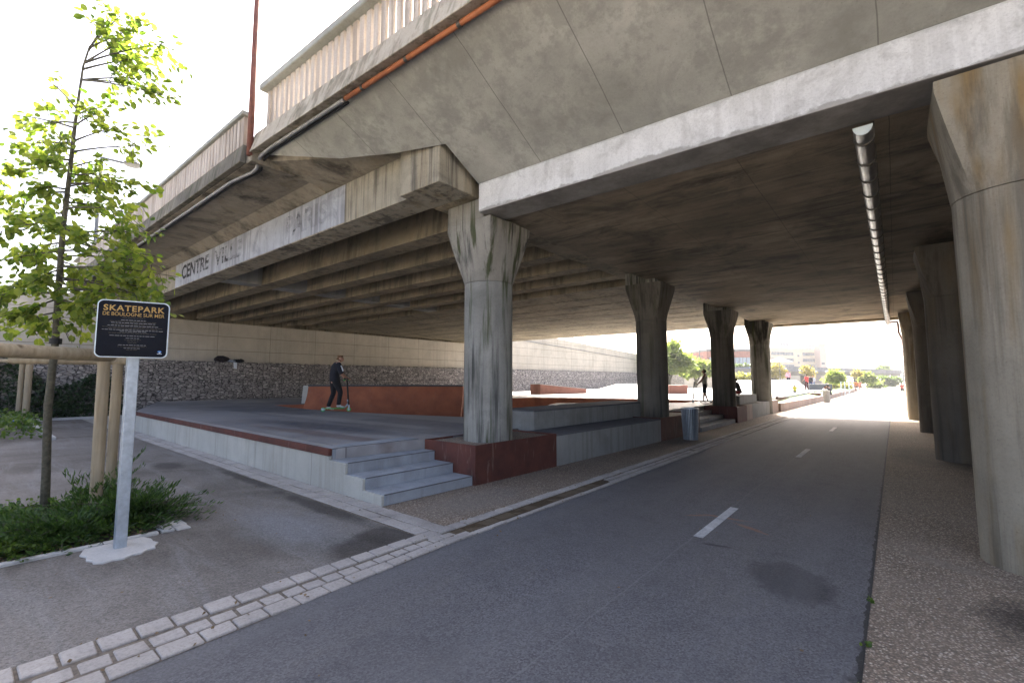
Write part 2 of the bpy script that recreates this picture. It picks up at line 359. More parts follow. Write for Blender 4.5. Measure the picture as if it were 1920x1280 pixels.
def gabion_mat():
    k = NT('gabion_stone', .85, .3)
    wv = k.scale(k.pos, (5, 5.2, 9.5)); wv2 = k.n("ShaderNodeVectorMath", operation='ADD'); k.l(wv, wv2.inputs[0])
    nn = k.n("ShaderNodeTexNoise"); k.l(k.pos, nn.inputs[0]); nn.inputs["Scale"].default_value = 3
    sc = k.n("ShaderNodeVectorMath", operation='SCALE'); k.l(nn.outputs["Color"], sc.inputs[0]); sc.inputs[3].default_value = .9; k.l(sc.outputs[0], wv2.inputs[1])
    v = k.vor(1, vec=wv2.outputs[0]); e = k.vor(1, vec=wv2.outputs[0], feature='DISTANCE_TO_EDGE')
    c = k.ramp(v.outputs["Color"], [(.0, (.20, .185, .175)), (.35, (.30, .275, .255)), (.6, (.38, .35, .33)), (.85, (.48, .44, .40)), (1, (.62, .58, .54))])
    c = k.mix(.35, c, k.ramp(k.noise(30, 4, .6), [(.3, .4), (.7, 1.0)]), 'MULTIPLY')
    c = k.mix(k.ramp(e.outputs["Distance"], [(.02, 1.0), (.10, 0.0)]), c, (.035, .032, .03))
    x, y, z = k.xyz()
    c = k.mix(k.math('MULTIPLY', k.line(y, 1.0, .3, .03), .5), c, (.03, .03, .03))
    c = k.mix(k.math('MULTIPLY', k.line(z, .93, .64, .03), .5), c, (.03, .03, .03))
    k.bump(e.outputs["Distance"], .9, .08); return k.out(c)
M['gabion'] = gabion_mat()

def leaf_mat(name, c, c2, trans=.5):
    k = NT(name, .5, .35)
    isl = k.geo.outputs["Random Per Island"]
    cc = k.mix(isl, c, c2)
    k.out(cc)
    tr = k.n("ShaderNodeBsdfTranslucent"); k.l(k.mix(1.0, cc, (1.5, 1.6, .9), 'MULTIPLY'), tr.inputs[0])
    mx = k.n("ShaderNodeMixShader"); mx.inputs[0].default_value = trans
    k.l(k.b.outputs[0], mx.inputs[1]); k.l(tr.outputs[0], mx.inputs[2]); k.l(mx.outputs[0], k.t.nodes["Material Output"].inputs[0])
    return k.m
M['leaf'] = leaf_mat('broad_leaf', (.085, .145, .025), (.28, .31, .06), .55)
M['juniper'] = leaf_mat('juniper_needles', (.022, .055, .012), (.075, .135, .026), .25)
M['groundleaf'] = leaf_mat('ground_cover_leaf', (.04, .085, .015), (.12, .18, .03), .35)
M['ivy'] = leaf_mat('ivy_leaf', (.015, .035, .012), (.04, .075, .02), .2)
M['far_leaf'] = leaf_mat('sunny_leaf', (.15, .20, .06), (.28, .32, .12), .45)
M['far_leaf_dark'] = leaf_mat('deep_leaf', (.08, .12, .045), (.14, .19, .08), .3)
M['far_leaf_brown'] = leaf_mat('thin_brown_leaf', (.16, .14, .05), (.26, .22, .09), .4)
M['hedge'] = leaf_mat('yellow_hedge_leaf', (.22, .22, .06), (.36, .34, .12), .4)
M['bark'] = plain('grey_green_bark', (.085, .078, .055), .9, .45, nscale=25, bump=.6)
def wood_mat():
    k = NT('turned_pine', .75, .3)
    g1 = k.noise(2.5, 5, .6, sc=(10, 10, .8)); g2 = k.noise(1.2, 4, .5); kn = k.vor(3.0, sc=(1.6, 1.6, 1.1))
    c = k.mix(k.ramp(g1, [(.3, 0.0), (.7, 1.0)]), (.26, .20, .12), (.42, .35, .24))
    c = k.mix(k.math('MULTIPLY', k.ramp(g2, [(.4, 1.0), (.6, 0.0)]), .4), c, (.22, .19, .14))
    c = k.mix(k.ramp(kn.outputs["Distance"], [(.05, .85), (.14, 0.0)]), c, (.09, .055, .03))
    k.bump(g1, .3, .01); return k.out(c)
M['wood'] = wood_mat()
M['galv'] = plain('galvanised_steel', (.40, .45, .50), .42, .16, .55, nscale=18)
M['zinc'] = plain('zinc_gutter', (.42, .42, .42), .32, .2, .85, nscale=8)
M['strap'] = plain('gutter_strap', (.12, .11, .10), .5, .2, .6)
M['sign_black'] = plain('black_sign_face', (.006, .007, .011), .6, .2, 0, spec=.12)
M['sign_edge'] = plain('white_sign_edge', (.62, .70, .72), .4, .05)
M['gold'] = plain('gold_lettering', (.40, .245, .06), .5, .08, 0)
M['sign_white'] = plain('white_lettering', (.20, .20, .195), .5, .05)
M['sign_dimgold'] = plain('dim_gold_lettering', (.06, .048, .028), .5, .05)
M['logo_blue'] = plain('blue_logo', (.05, .22, .62), .5, .1)
M['logo_white'] = plain('white_logo', (.7, .75, .8), .5, .05)
M['post_red'] = plain('rusty_red_paint', (.15, .052, .034), .6, .3, nscale=9)
M['lamp_grey'] = plain('grey_lamp_paint', (.10, .11, .12), .5, .15)
M['orange_pipe'] = plain('orange_conduit', (.40, .14, .06), .6, .2, nscale=6)
M['grey_pipe'] = plain('grey_conduit', (.33, .33, .34), .45, .2, .3)
M['black'] = plain('black_rubber', (.014, .014, .015), .6, .2)
M['metal_dark'] = plain('dark_steel', (.05, .055, .06), .45, .2, .5)
M['brown_pipe'] = plain('brown_downpipe', (.20, .09, .07), .5, .2)
def faded_paint(name, thr):
    k = NT(name, .9, .2)
    k.out((.045, .045, .05)); n1 = k.noise(3.5, 8, .75, sc=(1, 1, 2.4)); n2 = k.noise(.8, 3, .5)
    f = k.ramp(k.math('ADD', n1, k.math('MULTIPLY', n2, .35)), [(thr, 1.0), (thr + .16, .15)])
    t = k.n("ShaderNodeBsdfTransparent"); mx = k.n("ShaderNodeMixShader")
    k.l(f, mx.inputs[0]); k.l(t.outputs[0], mx.inputs[1]); k.l(k.b.outputs[0], mx.inputs[2]); k.l(mx.outputs[0], k.t.nodes["Material Output"].inputs[0])
    return k.m
M['letter_dark'] = faded_paint('black_painted_letters', .66)
M['letter_mid'] = faded_paint('worn_painted_letters', .55)
M['letter_faint'] = faded_paint('faint_painted_letters', .43)

# ------------------------------------------------------------------ ground, road and paving
GZ = 0.0
def sheet(name, mat, poly, z, kind='structure'):
    me = bpy.data.meshes.new(name); me.from_pydata([(x, y, z) for x, y in poly], [], [tuple(range(len(poly)))]); me.update()
    return tag(link(name, me, mat), kind=kind)
sheet('ground', M['base'], [(-700, -300), (700, -300), (700, 1200), (-700, 1200)], -.006)
sheet('road', M['asphalt'], [(-3.40, -8), (-.22, -8), (-.22, 170), (-3.40, 170)], .006)
sheet('gravel_yard', M['gravel'], [(-45, -14), (-3.83, -14), (-3.83, 3.06), (-45, 3.06)], .002)
sheet('aggregate_strip', M['aggregate'], [(-8, 3.06), (-3.42, 3.06), (-3.42, 60), (-8, 60)], .002)
sheet('pavement', M['aggregate_right'], [(-.22, -8), (9, -8), (9, 170), (-.22, 170)], .002)

def sett_row(mb, along, a0, a1, c0, c1, ln, z0, z1, gap=.012, jit=.006):
    p = a0 - rnd.uniform(0, ln)
    while p < a1:
        L = ln * rnd.uniform(.86, 1.14); q0 = p + gap / 2; q1 = p + L - gap / 2; h = z1 + rnd.uniform(-.003, .003)
        g0 = c0 + gap / 2 + rnd.uniform(0, jit); g1 = c1 - gap / 2 - rnd.uniform(0, jit)
        if along == 'y': mb.box(g0, g1, q0, q1, z0, h, jit=.003)
        else: mb.box(q0, q1, g0, g1, z0, h, jit=.003)
        p += L
mb = MB(); sett_row(mb, 'y', -4, 24, -3.835, -3.68, .19, -.05, .022, gap=.016); sett_row(mb, 'y', -4, 3.28, -3.67, -3.545, .165, -.05, .015, gap=.018); sett_row(mb, 'y', 6.68, 24, -3.665, -3.55, .18, -.05, .013, gap=.014); sett_row(mb, 'y', -4, 3.3, -3.54, -3.405, .21, -.05, .020, gap=.012); sett_row(mb, 'y', 3.3, 6.65, -3.49, -3.405, .25, -.05, .018, gap=.012); sett_row(mb, 'y', 6.65, 24, -3.54, -3.405, .25, -.05, .018, gap=.010)
mb.v = [(-3.835 + (x_ + 3.835) * (1 + .12 * max(0, 3.3 - y_)), y_, z_) for x_, y_, z_ in mb.v]      # the band widens towards the near corner
tag(mb.build('sett_paving', M['paver'], bevel=.006), kind='structure')
mb = MB(); sett_row(mb, 'y', 3.30, 6.65, -3.675, -3.50, .26, -.05, .010, gap=.016)
tag(mb.build('gutter_setts', M['paver_dark'], bevel=.006), kind='structure')
sheet('sett_bedding', M['joint'], [(-3.84, -4), (-3.03, -4), (-3.41, 3.3), (-3.405, 24), (-3.84, 24)], .0085)
sheet('gutter_bedding', M['joint_mud'], [(-3.68, 3.3), (-3.495, 3.3), (-3.495, 6.66), (-3.68, 6.66)], .0092)
mb = MB(); sett_row(mb, 'x', -19, -3.85, 3.07, 3.25, .22, -.05, .014, gap=.008); sett_row(mb, 'x', -19, -3.85, 3.255, 3.45, .26, -.05, .014, gap=.008)
tag(mb.build('edge_paving', M['paver'], bevel=.005), kind='structure')
sheet('edge_bedding', M['joint'], [(-19, 3.06), (-3.79, 3.06), (-3.79, 3.46), (-19, 3.46)], .0065)
for i in range(18):
    y0 = 4.88 + 6.27 * (i - 1)
    mb = MB(); mb.box(-1.67, -1.575, y0, y0 + 1.38, .0065, .010)
    tag(mb.build('road_marking', M['white_paint']), kind='structure')

# ------------------------------------------------------------------ skatepark deck with its sunken pit
PZ = .59
def fx(y, x=-5.0): return x + .03 * (y - 3.47)
pit = [(-19.0, 7.9), (-17, 7.65), (-15.2, 7.6), (-13.5, 7.75), (-12, 8.0), (-10.4, 8.4), (-9.06, 8.75), (-9.5, 12), (-11.3, 16.5), (-8.7, 19.2), (-7.2, 20.4), (-7.0, 23.0), (-10.2, 22.7), (-13, 21.9), (-15.7, 20.7), (-16.6, 18.6), (-15.2, 15.6), (-13.9, 13.3), (-18.7, 9.25)]
outer = [(-18.7, 3.50), (-6.37, 3.50), (fx(5.1, -6.2), 5.05), (fx(26, -6.2), 26.2), (-5.2, 27), (-5.6, 60), (-26.2, 60), (-26.2, 5.7)]
bm = bmesh.new()
def loop(pts, z):
    vs_ = [bm.verts.new((x, y, z)) for x, y in pts]; return vs_, [bm.edges.new((vs_[i], vs_[(i + 1) % len(vs_)])) for i in range(len(vs_))]
ov, oe = loop(outer, PZ); pv, pe = loop(pit, PZ)
bmesh.ops.triangle_fill(bm, edges=oe + pe, use_beauty=True)
lv = [bm.verts.new((v.co.x, v.co.y, -.0)) for v in ov]
for i in range(len(ov)):
    j = (i + 1) % len(ov); bm.faces.new((ov[i], ov[j], lv[j], lv[i]))
bmesh.ops.recalc_face_normals(bm, faces=bm.faces)
me = bpy.data.meshes.new('skatepark_floor'); bm.to_mesh(me); bm.free()
tag(link('skatepark_floor', me, M['floor']), kind='structure')
# pit walls: sloping rust coloured banks and a floor
cx = sum(p[0] for p in pit) / len(pit); cy = sum(p[1] for p in pit) / len(pit)
def inset(pts, d):
    out = []; n = len(pts)
    for i in range(n):
        a, b, c = Vector(pts[i - 1]), Vector(pts[i]), Vector(pts[(i + 1) % n])
        n1 = Vector((-(b - a).y, (b - a).x)).normalized(); n2 = Vector((-(c - b).y, (c - b).x)).normalized()
        m = n1 + n2
        m = m.normalized() if m.length > .3 else n1
        out.append(tuple(b + m * d))
    return out
pin = inset(pit, .45)
mb = MB(); mb.loft([[(x, y, PZ - .001) for x, y in pit], [(x, y, .02) for x, y in pin]], cap=False)
tag(mb.build('sunken_bank', M['rust_bank']), 'rust orange sloping bank lining the sunken bowl in the skatepark floor', 'bank')
me = bpy.data.meshes.new('bowl_floor'); me.from_pydata([(x, y, .03) for x, y in pit], [], [tuple(range(len(pit)))])
tag(link('bowl_floor', me, M['floor']), kind='structure')

# quarter pipe: curved rust face with a dark coping, pale end
a, b = Vector((-18.75, 9.1)), Vector((-13.75, 13.2)); t = (b - a).normalized(); nn_ = Vector((t.y, -t.x))
qp = empty('quarter_pipe', (a.x, a.y, .6), 'long rust orange quarter pipe with dark coping behind the standing scooter rider', 'ramp')
prof = []
for i in range(9):
    f = i / 8; ang = f * R(78); prof.append((1.25 - 1.35 * math.sin(ang) / math.sin(R(78)) * 1.0, .03 + (1.33 - .03) * (1 - math.cos(ang)) / (1 - math.cos(R(78)))))
rings = []
for e in (0, 1):
    o_ = a if e == 0 else b
    ring = [(o_.x + nn_.x * d, o_.y + nn_.y * d, z) for d, z in prof] + [(o_.x - nn_.x * .5, o_.y - nn_.y * .5, 1.33), (o_.x - nn_.x * .5, o_.y - nn_.y * .5, .02)]
    rings.append(ring)
mb = MB(); mb.loft(rings); mb.build('ramp_face', M['rust_bank'], qp, smooth=True, angle=R(35))
c0 = Vector((a.x, a.y, 1.35)) + Vector((nn_.x, nn_.y, 0)) * -.12; c1 = Vector((b.x, b.y, 1.35)) + Vector((nn_.x, nn_.y, 0)) * -.12
mb = MB(); hw = Vector((nn_.x, nn_.y, 0)) * .07
mb.loft([[p + hw + Vector((0, 0, -.03)), p - hw * 6 + Vector((0, 0, -.03)), p - hw * 6 + Vector((0, 0, .035)), p + hw + Vector((0, 0, .035))] for p in (c0, c1)])
mb.build('coping', M['metal_dark'], qp, bevel=.006)
e0 = Vector((a.x, a.y, 0)) - Vector((t.x, t.y, 0)) * .003; e1 = e0 - Vector((t.x, t.y, 0)) * .22
mb = MB(); q_ = [(-.5, .62), (.03, .62), (-.10, 1.36), (-.5, 1.36)]
mb.loft([[e + Vector((nn_.x * d, nn_.y * d, z)) for d, z in q_] for e in (e0, e1)]); mb.build('end_wall', M['sidewall'], qp, bevel=.008)

# deck side wall (stepped end) with rust cap
wall = empty('low_side_wall', (-12, 3.49, 0), 'long pale concrete side wall of the skatepark deck with a rusty steel edge', 'wall')
mb = MB(); mb.loft([[(x, y, z) for x, z in ((-18.7, 0), (-5.055, 0), (-5.055, .134), (-5.49, .134), (-5.49, .282), (-5.935, .282), (-5.935, .43), (-6.372, .43), (-6.372, .488), (-18.7, .488))] for y in (3.455, 3.495)])
mb.build('wall_face', M['sidewall'], wall, bevel=.004)
mb = MB(); mb.box(-18.7, -6.38, 3.443, 3.497, .491, .5935); mb.build('steel_edge', M['rust'], wall, bevel=.003)

# steps at the near corner
st = empty('corner_steps', (-5.7, 4.25, 0), 'four blue grey concrete steps at the near corner, left of the front rusty planter', 'steps')
NX = [(-5.05, .142), (-5.485, .29), (-5.93, .438), (-6.365, .584)]
for i, (xn, zt) in enumerate(NX):
    mb = MB(); zb = 0 if i == 0 else NX[i - 1][1]
    xb = NX[i + 1][0] if i < 3 else -6.6
    mb.loft([[(xn + .03 * (y - 3.47), y, 0), (xn - 1.4 if i < 3 else -6.9, y, 0), (xn - 1.4 if i < 3 else -6.9, y, zt), (xn + .03 * (y - 3.47), y, zt)] for y in (3.50, 5.03)])
    if i == 3: mb = MB(); mb.loft([[(xn + .03 * (y - 3.47), y, .438), (-6.36 - .35, y, .438), (-6.36 - .35, y, PZ + .004), (xn + .03 * (y - 3.47), y, PZ + .004)] for y in (3.50, 5.03)])
    mb.build('step', M['step'], st, bevel=.006)
    zz = zt if i < 3 else PZ + .004
    mb = MB(); mb.loft([[(xn + .03 * (y - 3.47) + dx, y, zz + dz) for dx, dz in ((-.012, -.010), (.0025, -.010), (.0025, .0025), (-.012, .0025))] for y in (3.50, 5.03)]); mb.build('nosing', M['ledge_top'], st)
# second flight further along
st2 = empty('corner_steps', (-4.8, 16.5, 0), 'dim grey concrete steps between two columns, just behind the striped litter bin', 'steps')
for i in range(4):
    xn = -4.62 - .42 * i; zt = [.142, .29, .438, .586][i]
    mb = MB(); mb.loft([[(xn, y, .0 if i == 0 else .01), (xn - (1.0 if i < 3 else .3), y, .0 if i == 0 else .01), (xn - (1.0 if i < 3 else .3), y, zt), (xn, y, zt)] for y in (14.55, 18.42)])
    mb.build('step', M['step'], st2, bevel=.006)

def planter(y0, y1, label, depth=1.2, fill='aggregate', x=-5.0):
    p = empty('steel_planter', (fx(y0, x) - .6, (y0 + y1) / 2, 0), label, 'planter', 'rusty planters round the column bases')
    xo0, xo1 = fx(y0, x), fx(y1, x); xi = xo0 - depth; tk = .02; zt = .60
    mb = MB()
    o_ = [(xo0, y0), (xo1, y1), (xi, y1), (xi, y0)]; i_ = [(xo0 - tk, y0 + tk), (xo1 - tk, y1 - tk), (xi + tk, y1 - tk), (xi + tk, y0 + tk)]
    mb.loft([[(a_, b_, 0) for a_, b_ in o_], [(a_, b_, zt) for a_, b_ in o_], [(a_, b_, zt) for a_, b_ in i_], [(a_, b_, .3) for a_, b_ in i_]])
    mb.build('steel_side', M['rust'], p, bevel=.002)
    mb = MB(); mb.prism([(a_, b_) for a_, b_ in [(xo0 - tk - .001, y0 + tk + .001), (xo1 - tk - .001, y1 - tk - .001), (xi + tk + .001, y1 - tk - .001), (xi + tk + .001, y0 + tk + .001)]], .31, .57)
    mb.build('gravel_fill', M['aggregate'], p)
planter(5.035, 7.12, 'rusty steel planter box around the nearest column, beside the corner steps')
planter(11.72, 14.52, 'rusty steel planter at the second column, right behind the litter bin')
planter(18.45, 19.7, 'dark rusty planter at the foot of the third column, beyond the dim steps')

def ledge(y0, y1, x, depth, zt, label, mat, z0=0, top='ledge_top'):
    l_ = empty('concrete_ledge', (fx(y0, x) - depth / 2, (y0 + y1) / 2, z0), label, 'ledge')
    mb = MB(); a_, b_ = fx(y0, x), fx(y1, x)
    mb.prism([(a_, y0), (b_, y1), (a_ - depth, y1), (a_ - depth, y0)], z0, zt - .03); mb.build('ledge_body', mat, l_, bevel=.004)
    mb = MB(); mb.prism([(a_ + .0015, y0 - .0015), (b_ + .0015, y1 + .0015), (a_ - depth, y1 + .0015), (a_ - depth, y0 - .0015)], zt - .0295, zt); mb.build('ledge_top', M[top], l_, bevel=.004)
ledge(7.125, 11.715, -5.0, .78, .58, 'low grey concrete seating ledge running between the first two columns', M['ledge'])
ledge(7.45, 12.6, -5.785, .9, .975, 'upper grey concrete ledge stepped above the low ledge between the first two columns', M['ledge'], .0)
l3 = empty('concrete_ledge', (-5.0, 22.5, 0), 'pinkish grey low ledge under the farthest column, ending in sunlight', 'ledge')
for y0, y1, mk in ((19.705, 20.9, 'ledge_pink'), (20.902, 24.9, 'ledge'), (24.902, 26.4, 'ledge_pink')):
    mb = MB(); mb.box(-6.2, -4.58, y0, y1, 0, .60); mb.build('ledge_body', M[mk], l3, bevel=.004)
l4 = empty('concrete_ledge', (-5.5, 21.5, .6), 'upper pale ledge the boy in black sits on, behind the third column', 'ledge')
mb = MB(); mb.box(-5.75, -4.85, 20.1, 23.0, .602, .95); mb.build('ledge_body', M['ledge'], l4, bevel=.004)

# ------------------------------------------------------------------ columns
def column_mesh(r=.425, half=.52, zj=3.27, zt=4.3, step=True):
    n = 32
    def circ(z, rr): return [(rr * math.cos(2 * math.pi * k / n), rr * math.sin(2 * math.pi * k / n), z) for k in range(n)]
    def sq(z, h):
        out = []
        for k in range(n):
            a_ = 2 * math.pi * k / n; c_, s_ = math.cos(a_), math.sin(a_); m = max(abs(c_), abs(s_)); out.append((h * c_ / m, h * s_ / m, z))
        return out
    def mixr(A, B, f): return [tuple(A[i][j] * (1 - f) + B[i][j] * f for j in range(2)) + (A[i][2],) for i in range(n)]
    sh = MB(); sh.loft([circ(-.05, r), circ(.5, r), circ(1.6, r), circ(zj - .006, r)])
    cp = MB(); rings = []
    for i in range(11):
        f = i / 10; z = zj + (zt - .10 - zj) * f; g = 1 - (1 - f) ** 1.15 if f > .5 else f ** 1.12 * .98; g = f ** 1.15 * (1 - .25 * f) / .75 if f < 1 else 1.0; g = min(1.0, g)
        rings.append(mixr(circ(z, r + .004), sq(z, half), g))
    rings.append(sq(zt, half)); cp.loft(rings)
    return sh.mesh('shaft', True, angle=R(30)), cp.mesh('capital', True, angle=R(18))
SHAFT, CAP = column_mesh()
def column(x, y, label, warm=False, sooty=False):
    c = empty('bridge_column', (x, y, 0), label, 'column', 'round concrete columns carrying the bridge')
    for nm, me, mk in (('shaft', SHAFT, 'column_brown' if warm else 'column'), ('capital', CAP, 'column_brown' if warm else 'column_cap')):
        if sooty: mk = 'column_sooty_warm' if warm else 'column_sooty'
        m2 = me.copy(); link(nm, m2, M[mk], c)
    if not warm:
        # the taller half of the head carries the old left hand deck
        mb = MB(); mb.box(-.52, .36, -.52, .52, 4.3005, 4.64); mb.build('bearing_block', M['column_cap'], c, local=True, bevel=.006)
    return c
column(-5.46, 5.86, 'nearest of the flared concrete columns, green streaked, standing in the rusty planter by the steps')
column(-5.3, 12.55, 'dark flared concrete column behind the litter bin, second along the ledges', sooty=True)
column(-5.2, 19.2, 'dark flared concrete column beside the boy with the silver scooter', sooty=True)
column(-4.93, 24.5, 'farthest flared column of the ledge side, half lit brown, beside the sunlit road')
column(.93, 6.0, 'large ochre stained column in the right foreground beside the road', True)
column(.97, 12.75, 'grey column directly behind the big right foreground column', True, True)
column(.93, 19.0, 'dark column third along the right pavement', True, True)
column(.75, 24.6, 'brown sunlit column at the far right end, with the downpipe beside it', True)

# ------------------------------------------------------------------ right hand bridge deck (over the road)
SN = .045
br = empty('road_bridge', (3, 15, 4.3), 'wide grey concrete bridge deck over the road, with white edge beam and slanting underside', 'bridge')
mb = MB(); mb.ext([(5.2, 4.33), (5.75, 4.33), (5.75, 4.815), (5.2, 4.815)], -5.08, 16, SN, n=1); mb.build('edge_beam', M['white_beam'], br, bevel=.012, seg=2)
mb = MB(); mb.ext([(5.752, 4.40), (26.5, 4.40), (26.5, 5.03), (5.752, 5.03)], -5.2, 16, SN); mb.build('soffit_slab', M['soffit'], br)
mb = MB(); mb.ext([(26.502, 4.33), (27.1, 4.33), (27.1, 4.9), (26.502, 4.9)], -5.2, 16, SN); mb.build('far_edge_beam', M['girder'], br, bevel=.012)
# slanting cantilever, cut obliquely at its left end
def nplane(x, s, up=0.0):
    y = 5.2 + (3.43 - 5.2) * s + SN * (x + 5.1); z = 4.812 + (5.77 - 4.812) * s
    return (x, y + .48 * up * 0, z + up)
def s_of(y, x): return (y - SN * (x + 5.1) - 5.2) / (3.43 - 5.2)
left = [(-5.085, 0.0), (-5.09, s_of(4.48, -5.09)), (-6.08, s_of(4.26, -6.08)), (-7.2, s_of(3.94, -7.2)), (-7.95, s_of(3.62, -7.95)), (-8.8, 1.0)]
poly = left + [(16, 1.0), (16, 0.0)]
mb = MB(); mb.loft([[nplane(x, s) for x, s in poly], [nplane(x, s, .16) for x, s in poly]]); mb.build('slanting_soffit', M['haunch'], br)
mb = MB(); mb.ext([(3.46, 5.94), (5.2, 5.04), (27.1, 5.04), (28.8, 5.80), (28.8, 6.05), (3.46, 6.05)], -5.08, 16, SN); mb.build('deck_slab', M['girder'], br)
mb = MB(); mb.ext([(27.1, 4.905), (28.85, 5.78), (28.85, 7.0), (28.7, 7.0), (28.7, 5.85), (27.1, 5.03)], -5.2, 16, SN); mb.build('far_parapet', M['fascia'], br)
# fascia panels along the outer edge
x = -8.95; k = 0
while x < 6:
    L = 1.66
    mb = MB(); mb.ext([(3.20, 5.74), (3.42, 5.79), (3.50, 6.19), (3.34, 6.19)], x + .009, x + L - .009, SN); mb.build('fascia_panel', M['fascia'], br, bevel=.01)
    x += L
mb = MB(); mb.ext([(3.43, 5.80), (3.62, 5.80), (3.62, 6.10), (3.51, 6.10)], -8.93, 6, SN); mb.build('fascia_backing', M['fascia_old'], br)
rail = empty('bridge_railing', (-3, 3.35, 6.2), 'pale concrete bridge railing of upright fins above the slanting underside', 'railing')
x = -8.55
while x < 2:
    y0 = 3.36 + SN * (x + 5.1)
    mb = MB(); mb.ext([(3.36, 6.192), (3.41, 6.192), (3.41, 6.86), (3.36, 6.86)], x, x + .108, SN)
    mb.build('railing_fin', M['parapet'], rail, bevel=.006); x += .168
mb = MB(); mb.ext([(3.24, 6.862), (3.52, 6.862), (3.52, 6.98), (3.24, 6.98)], -8.62, 2.2, SN); mb.build('top_rail', M['rail_top'], rail, bevel=.015)
# conduits
def run(x0, x1, y, z, slope): return [(x, y + slope * (x + 5.1), z) for x in np.linspace(x0, x1, 8)]
cn = empty('orange_conduit', (-4, 3.3, 5.75), 'orange plastic conduit clipped along the bridge edge', 'pipe')
mb = MB(); mb.tube(run(-6.0, 8, 3.36, 5.735, SN), .034, 10); mb.build('pipe', M['orange_pipe'], cn, smooth=True)
x = -5.6
while x < 3:
    mb = MB(); mb.tube(run(x, x + .05, 3.36, 5.735, SN), .041, 10); mb.build('pipe_coupling', M['strap'], cn, smooth=True, angle=R(40)); x += .95
cg = empty('grey_conduit', (-9, 3.2, 5.6), 'grey metal conduit bending down and along the underside of the left deck edge', 'pipe')
pts = run(-6.05, -8.35, 3.36, 5.735, SN) + [(-8.75, 3.21, 5.72), (-8.9, 3.22, 5.64), (-9.0, 3.24, 5.56), (-9.2, 3.24, 5.545)] + [(x_, 3.26 + .025 * (x_ + 5.1), 5.545) for x_ in (-10, -14, -18, -22, -26)]
mb = MB(); mb.tube(pts, .03, 10); mb.build('pipe', M['grey_pipe'], cg, smooth=True)
mb = MB(); mb.tube([(p[0], p[1] + .08, p[2] + .0) for p in pts], .02, 8); mb.build('cable', M['black'], cg, smooth=True)

# ------------------------------------------------------------------ left hand deck (older, with girders)
SLp = .025
old = empty('road_bridge', (-15, 15, 4.65), 'older stained girder bridge deck over the skatepark, with worn painted lettering', 'bridge')
mb = MB(); mb.ext([(4.62, 4.65), (5.17, 4.65), (5.17, 5.58), (4.62, 5.45)], -26.6, -6.2, SLp, n=1); mb.build('edge_girder', M['edge_girder'], old, bevel=.008)
mb = MB(); mb.ext([(4.612, 4.672), (4.618, 4.672), (4.618, 5.43), (4.612, 5.43)], -18.4, -8.1, SLp); mb.build('whitewashed_patch', M['panelwhite'], old)
mb = MB(); mb.ext([(4.47, 4.65), (5.19, 4.65), (5.19, 5.60), (4.47, 5.60)], -6.19, -5.22, SLp); mb.build('end_block', M['edge_girder'], old, bevel=.012)
mb = MB(); mb.box(-6.19, -5.25, 5.195, 27.0, 4.652, 5.5); mb.build('end_diaphragm', M['girder'], old, bevel=.01)
mb = MB(); mb.box(-5.245, -5.21, 5.3, 27.0, 4.9, 6.0); mb.build('joint_filler', M['black'], old)
for i in range(15):
    y = 6.2 + i * 1.48
    gw = .52 if i < 5 else 1.40
    mb = MB(); mb.ext([(y, 4.655), (y + gw, 4.655), (y + gw - .03, 4.95), (y + gw - .1, 5.56), (y + .1, 5.56), (y + .03, 4.95)], -26.6, -6.195, SLp); mb.build('girder', M['girder'], old, bevel=.012)
mb = MB(); mb.ext([(5.175, 5.565), (27, 5.565), (27, 5.75), (5.175, 5.75)], -27.5, -5.25, SLp); mb.build('deck_slab', M['soffit'], old)
for xd in (-15.9,):
    for i in range(6):
        y = (5.175 if i == 0 else 6.2 + (i - 1) * 1.48 + .50) + SLp * (xd + 5.1); y1 = 6.2 + i * 1.48 + .03 + SLp * (xd + 5.1)
        mb = MB(); mb.box(xd - .28, xd + .28, y, y1, 4.665, 5.56); mb.build('diaphragm', M['ledge'], old, bevel=.01)
mb = MB(); mb.ext([(3.17, 5.60), (4.30, 5.58), (4.615, 5.44), (4.615, 5.9), (3.17, 5.9)], -27.5, -8.82, SLp, n=1); mb.build('overhang_slab', M['overhang'], old, bevel=.008)
q = [(-8.815, 3.4), (-7.95, 3.8), (-7.2, 4.1), (-6.2, 4.35), (-6.2, 4.61), (-8.815, 4.56)]
mb = MB(); qz = [5.70, 5.655, 5.60, 5.57, 5.45, 5.47]
mb = MB(); mb.loft([[(x_, y_, z_) for (x_, y_), z_ in zip(q, qz)], [(x_, y_, 5.80) for x_, y_ in q]]); mb.build('overhang_slab', M['overhang'], old)
x = -27.4
while x < -9.2:
    L = min(3.0, -9.02 - x)
    mb = MB(); mb.ext([(3.05, 5.60), (3.165, 5.60), (3.165, 5.95), (3.10, 5.95)], x + .008, x + L - .008, SLp); mb.build('fascia_panel', M['fascia_old'], old, bevel=.012); x += L
mb = MB(); mb.ext([(3.17, 5.905), (27.5, 5.905), (27.5, 6.0), (3.17, 6.0)], -27.5, -9.0, SLp); mb.ext([(3.75, 5.905), (27.5, 5.905), (27.5, 6.0), (3.75, 6.0)], -8.99, -5.09, SLp); mb.build('road_slab', M['girder'], old)
orl = empty('bridge_railing', (-17, 3.1, 6), 'long pale ribbed railing on the older left hand deck, running behind the tree', 'railing')
x = -9.05; i = 0
while x > -26 and i < 94:
    mb = MB(); mb.ext([(3.10, 5.953), (3.20, 5.953), (3.20, 6.50), (3.10, 6.50)], x - .13, x, SLp); mb.build('railing_fin', M['parapet'], orl, bevel=.006); x -= .17; i += 1
mb = MB(); mb.ext([(3.22, 5.953), (3.24, 5.953), (3.24, 6.50), (3.22, 6.50)], -26, -9.06, SLp); mb.build('back_panel', M['parapet'], orl)
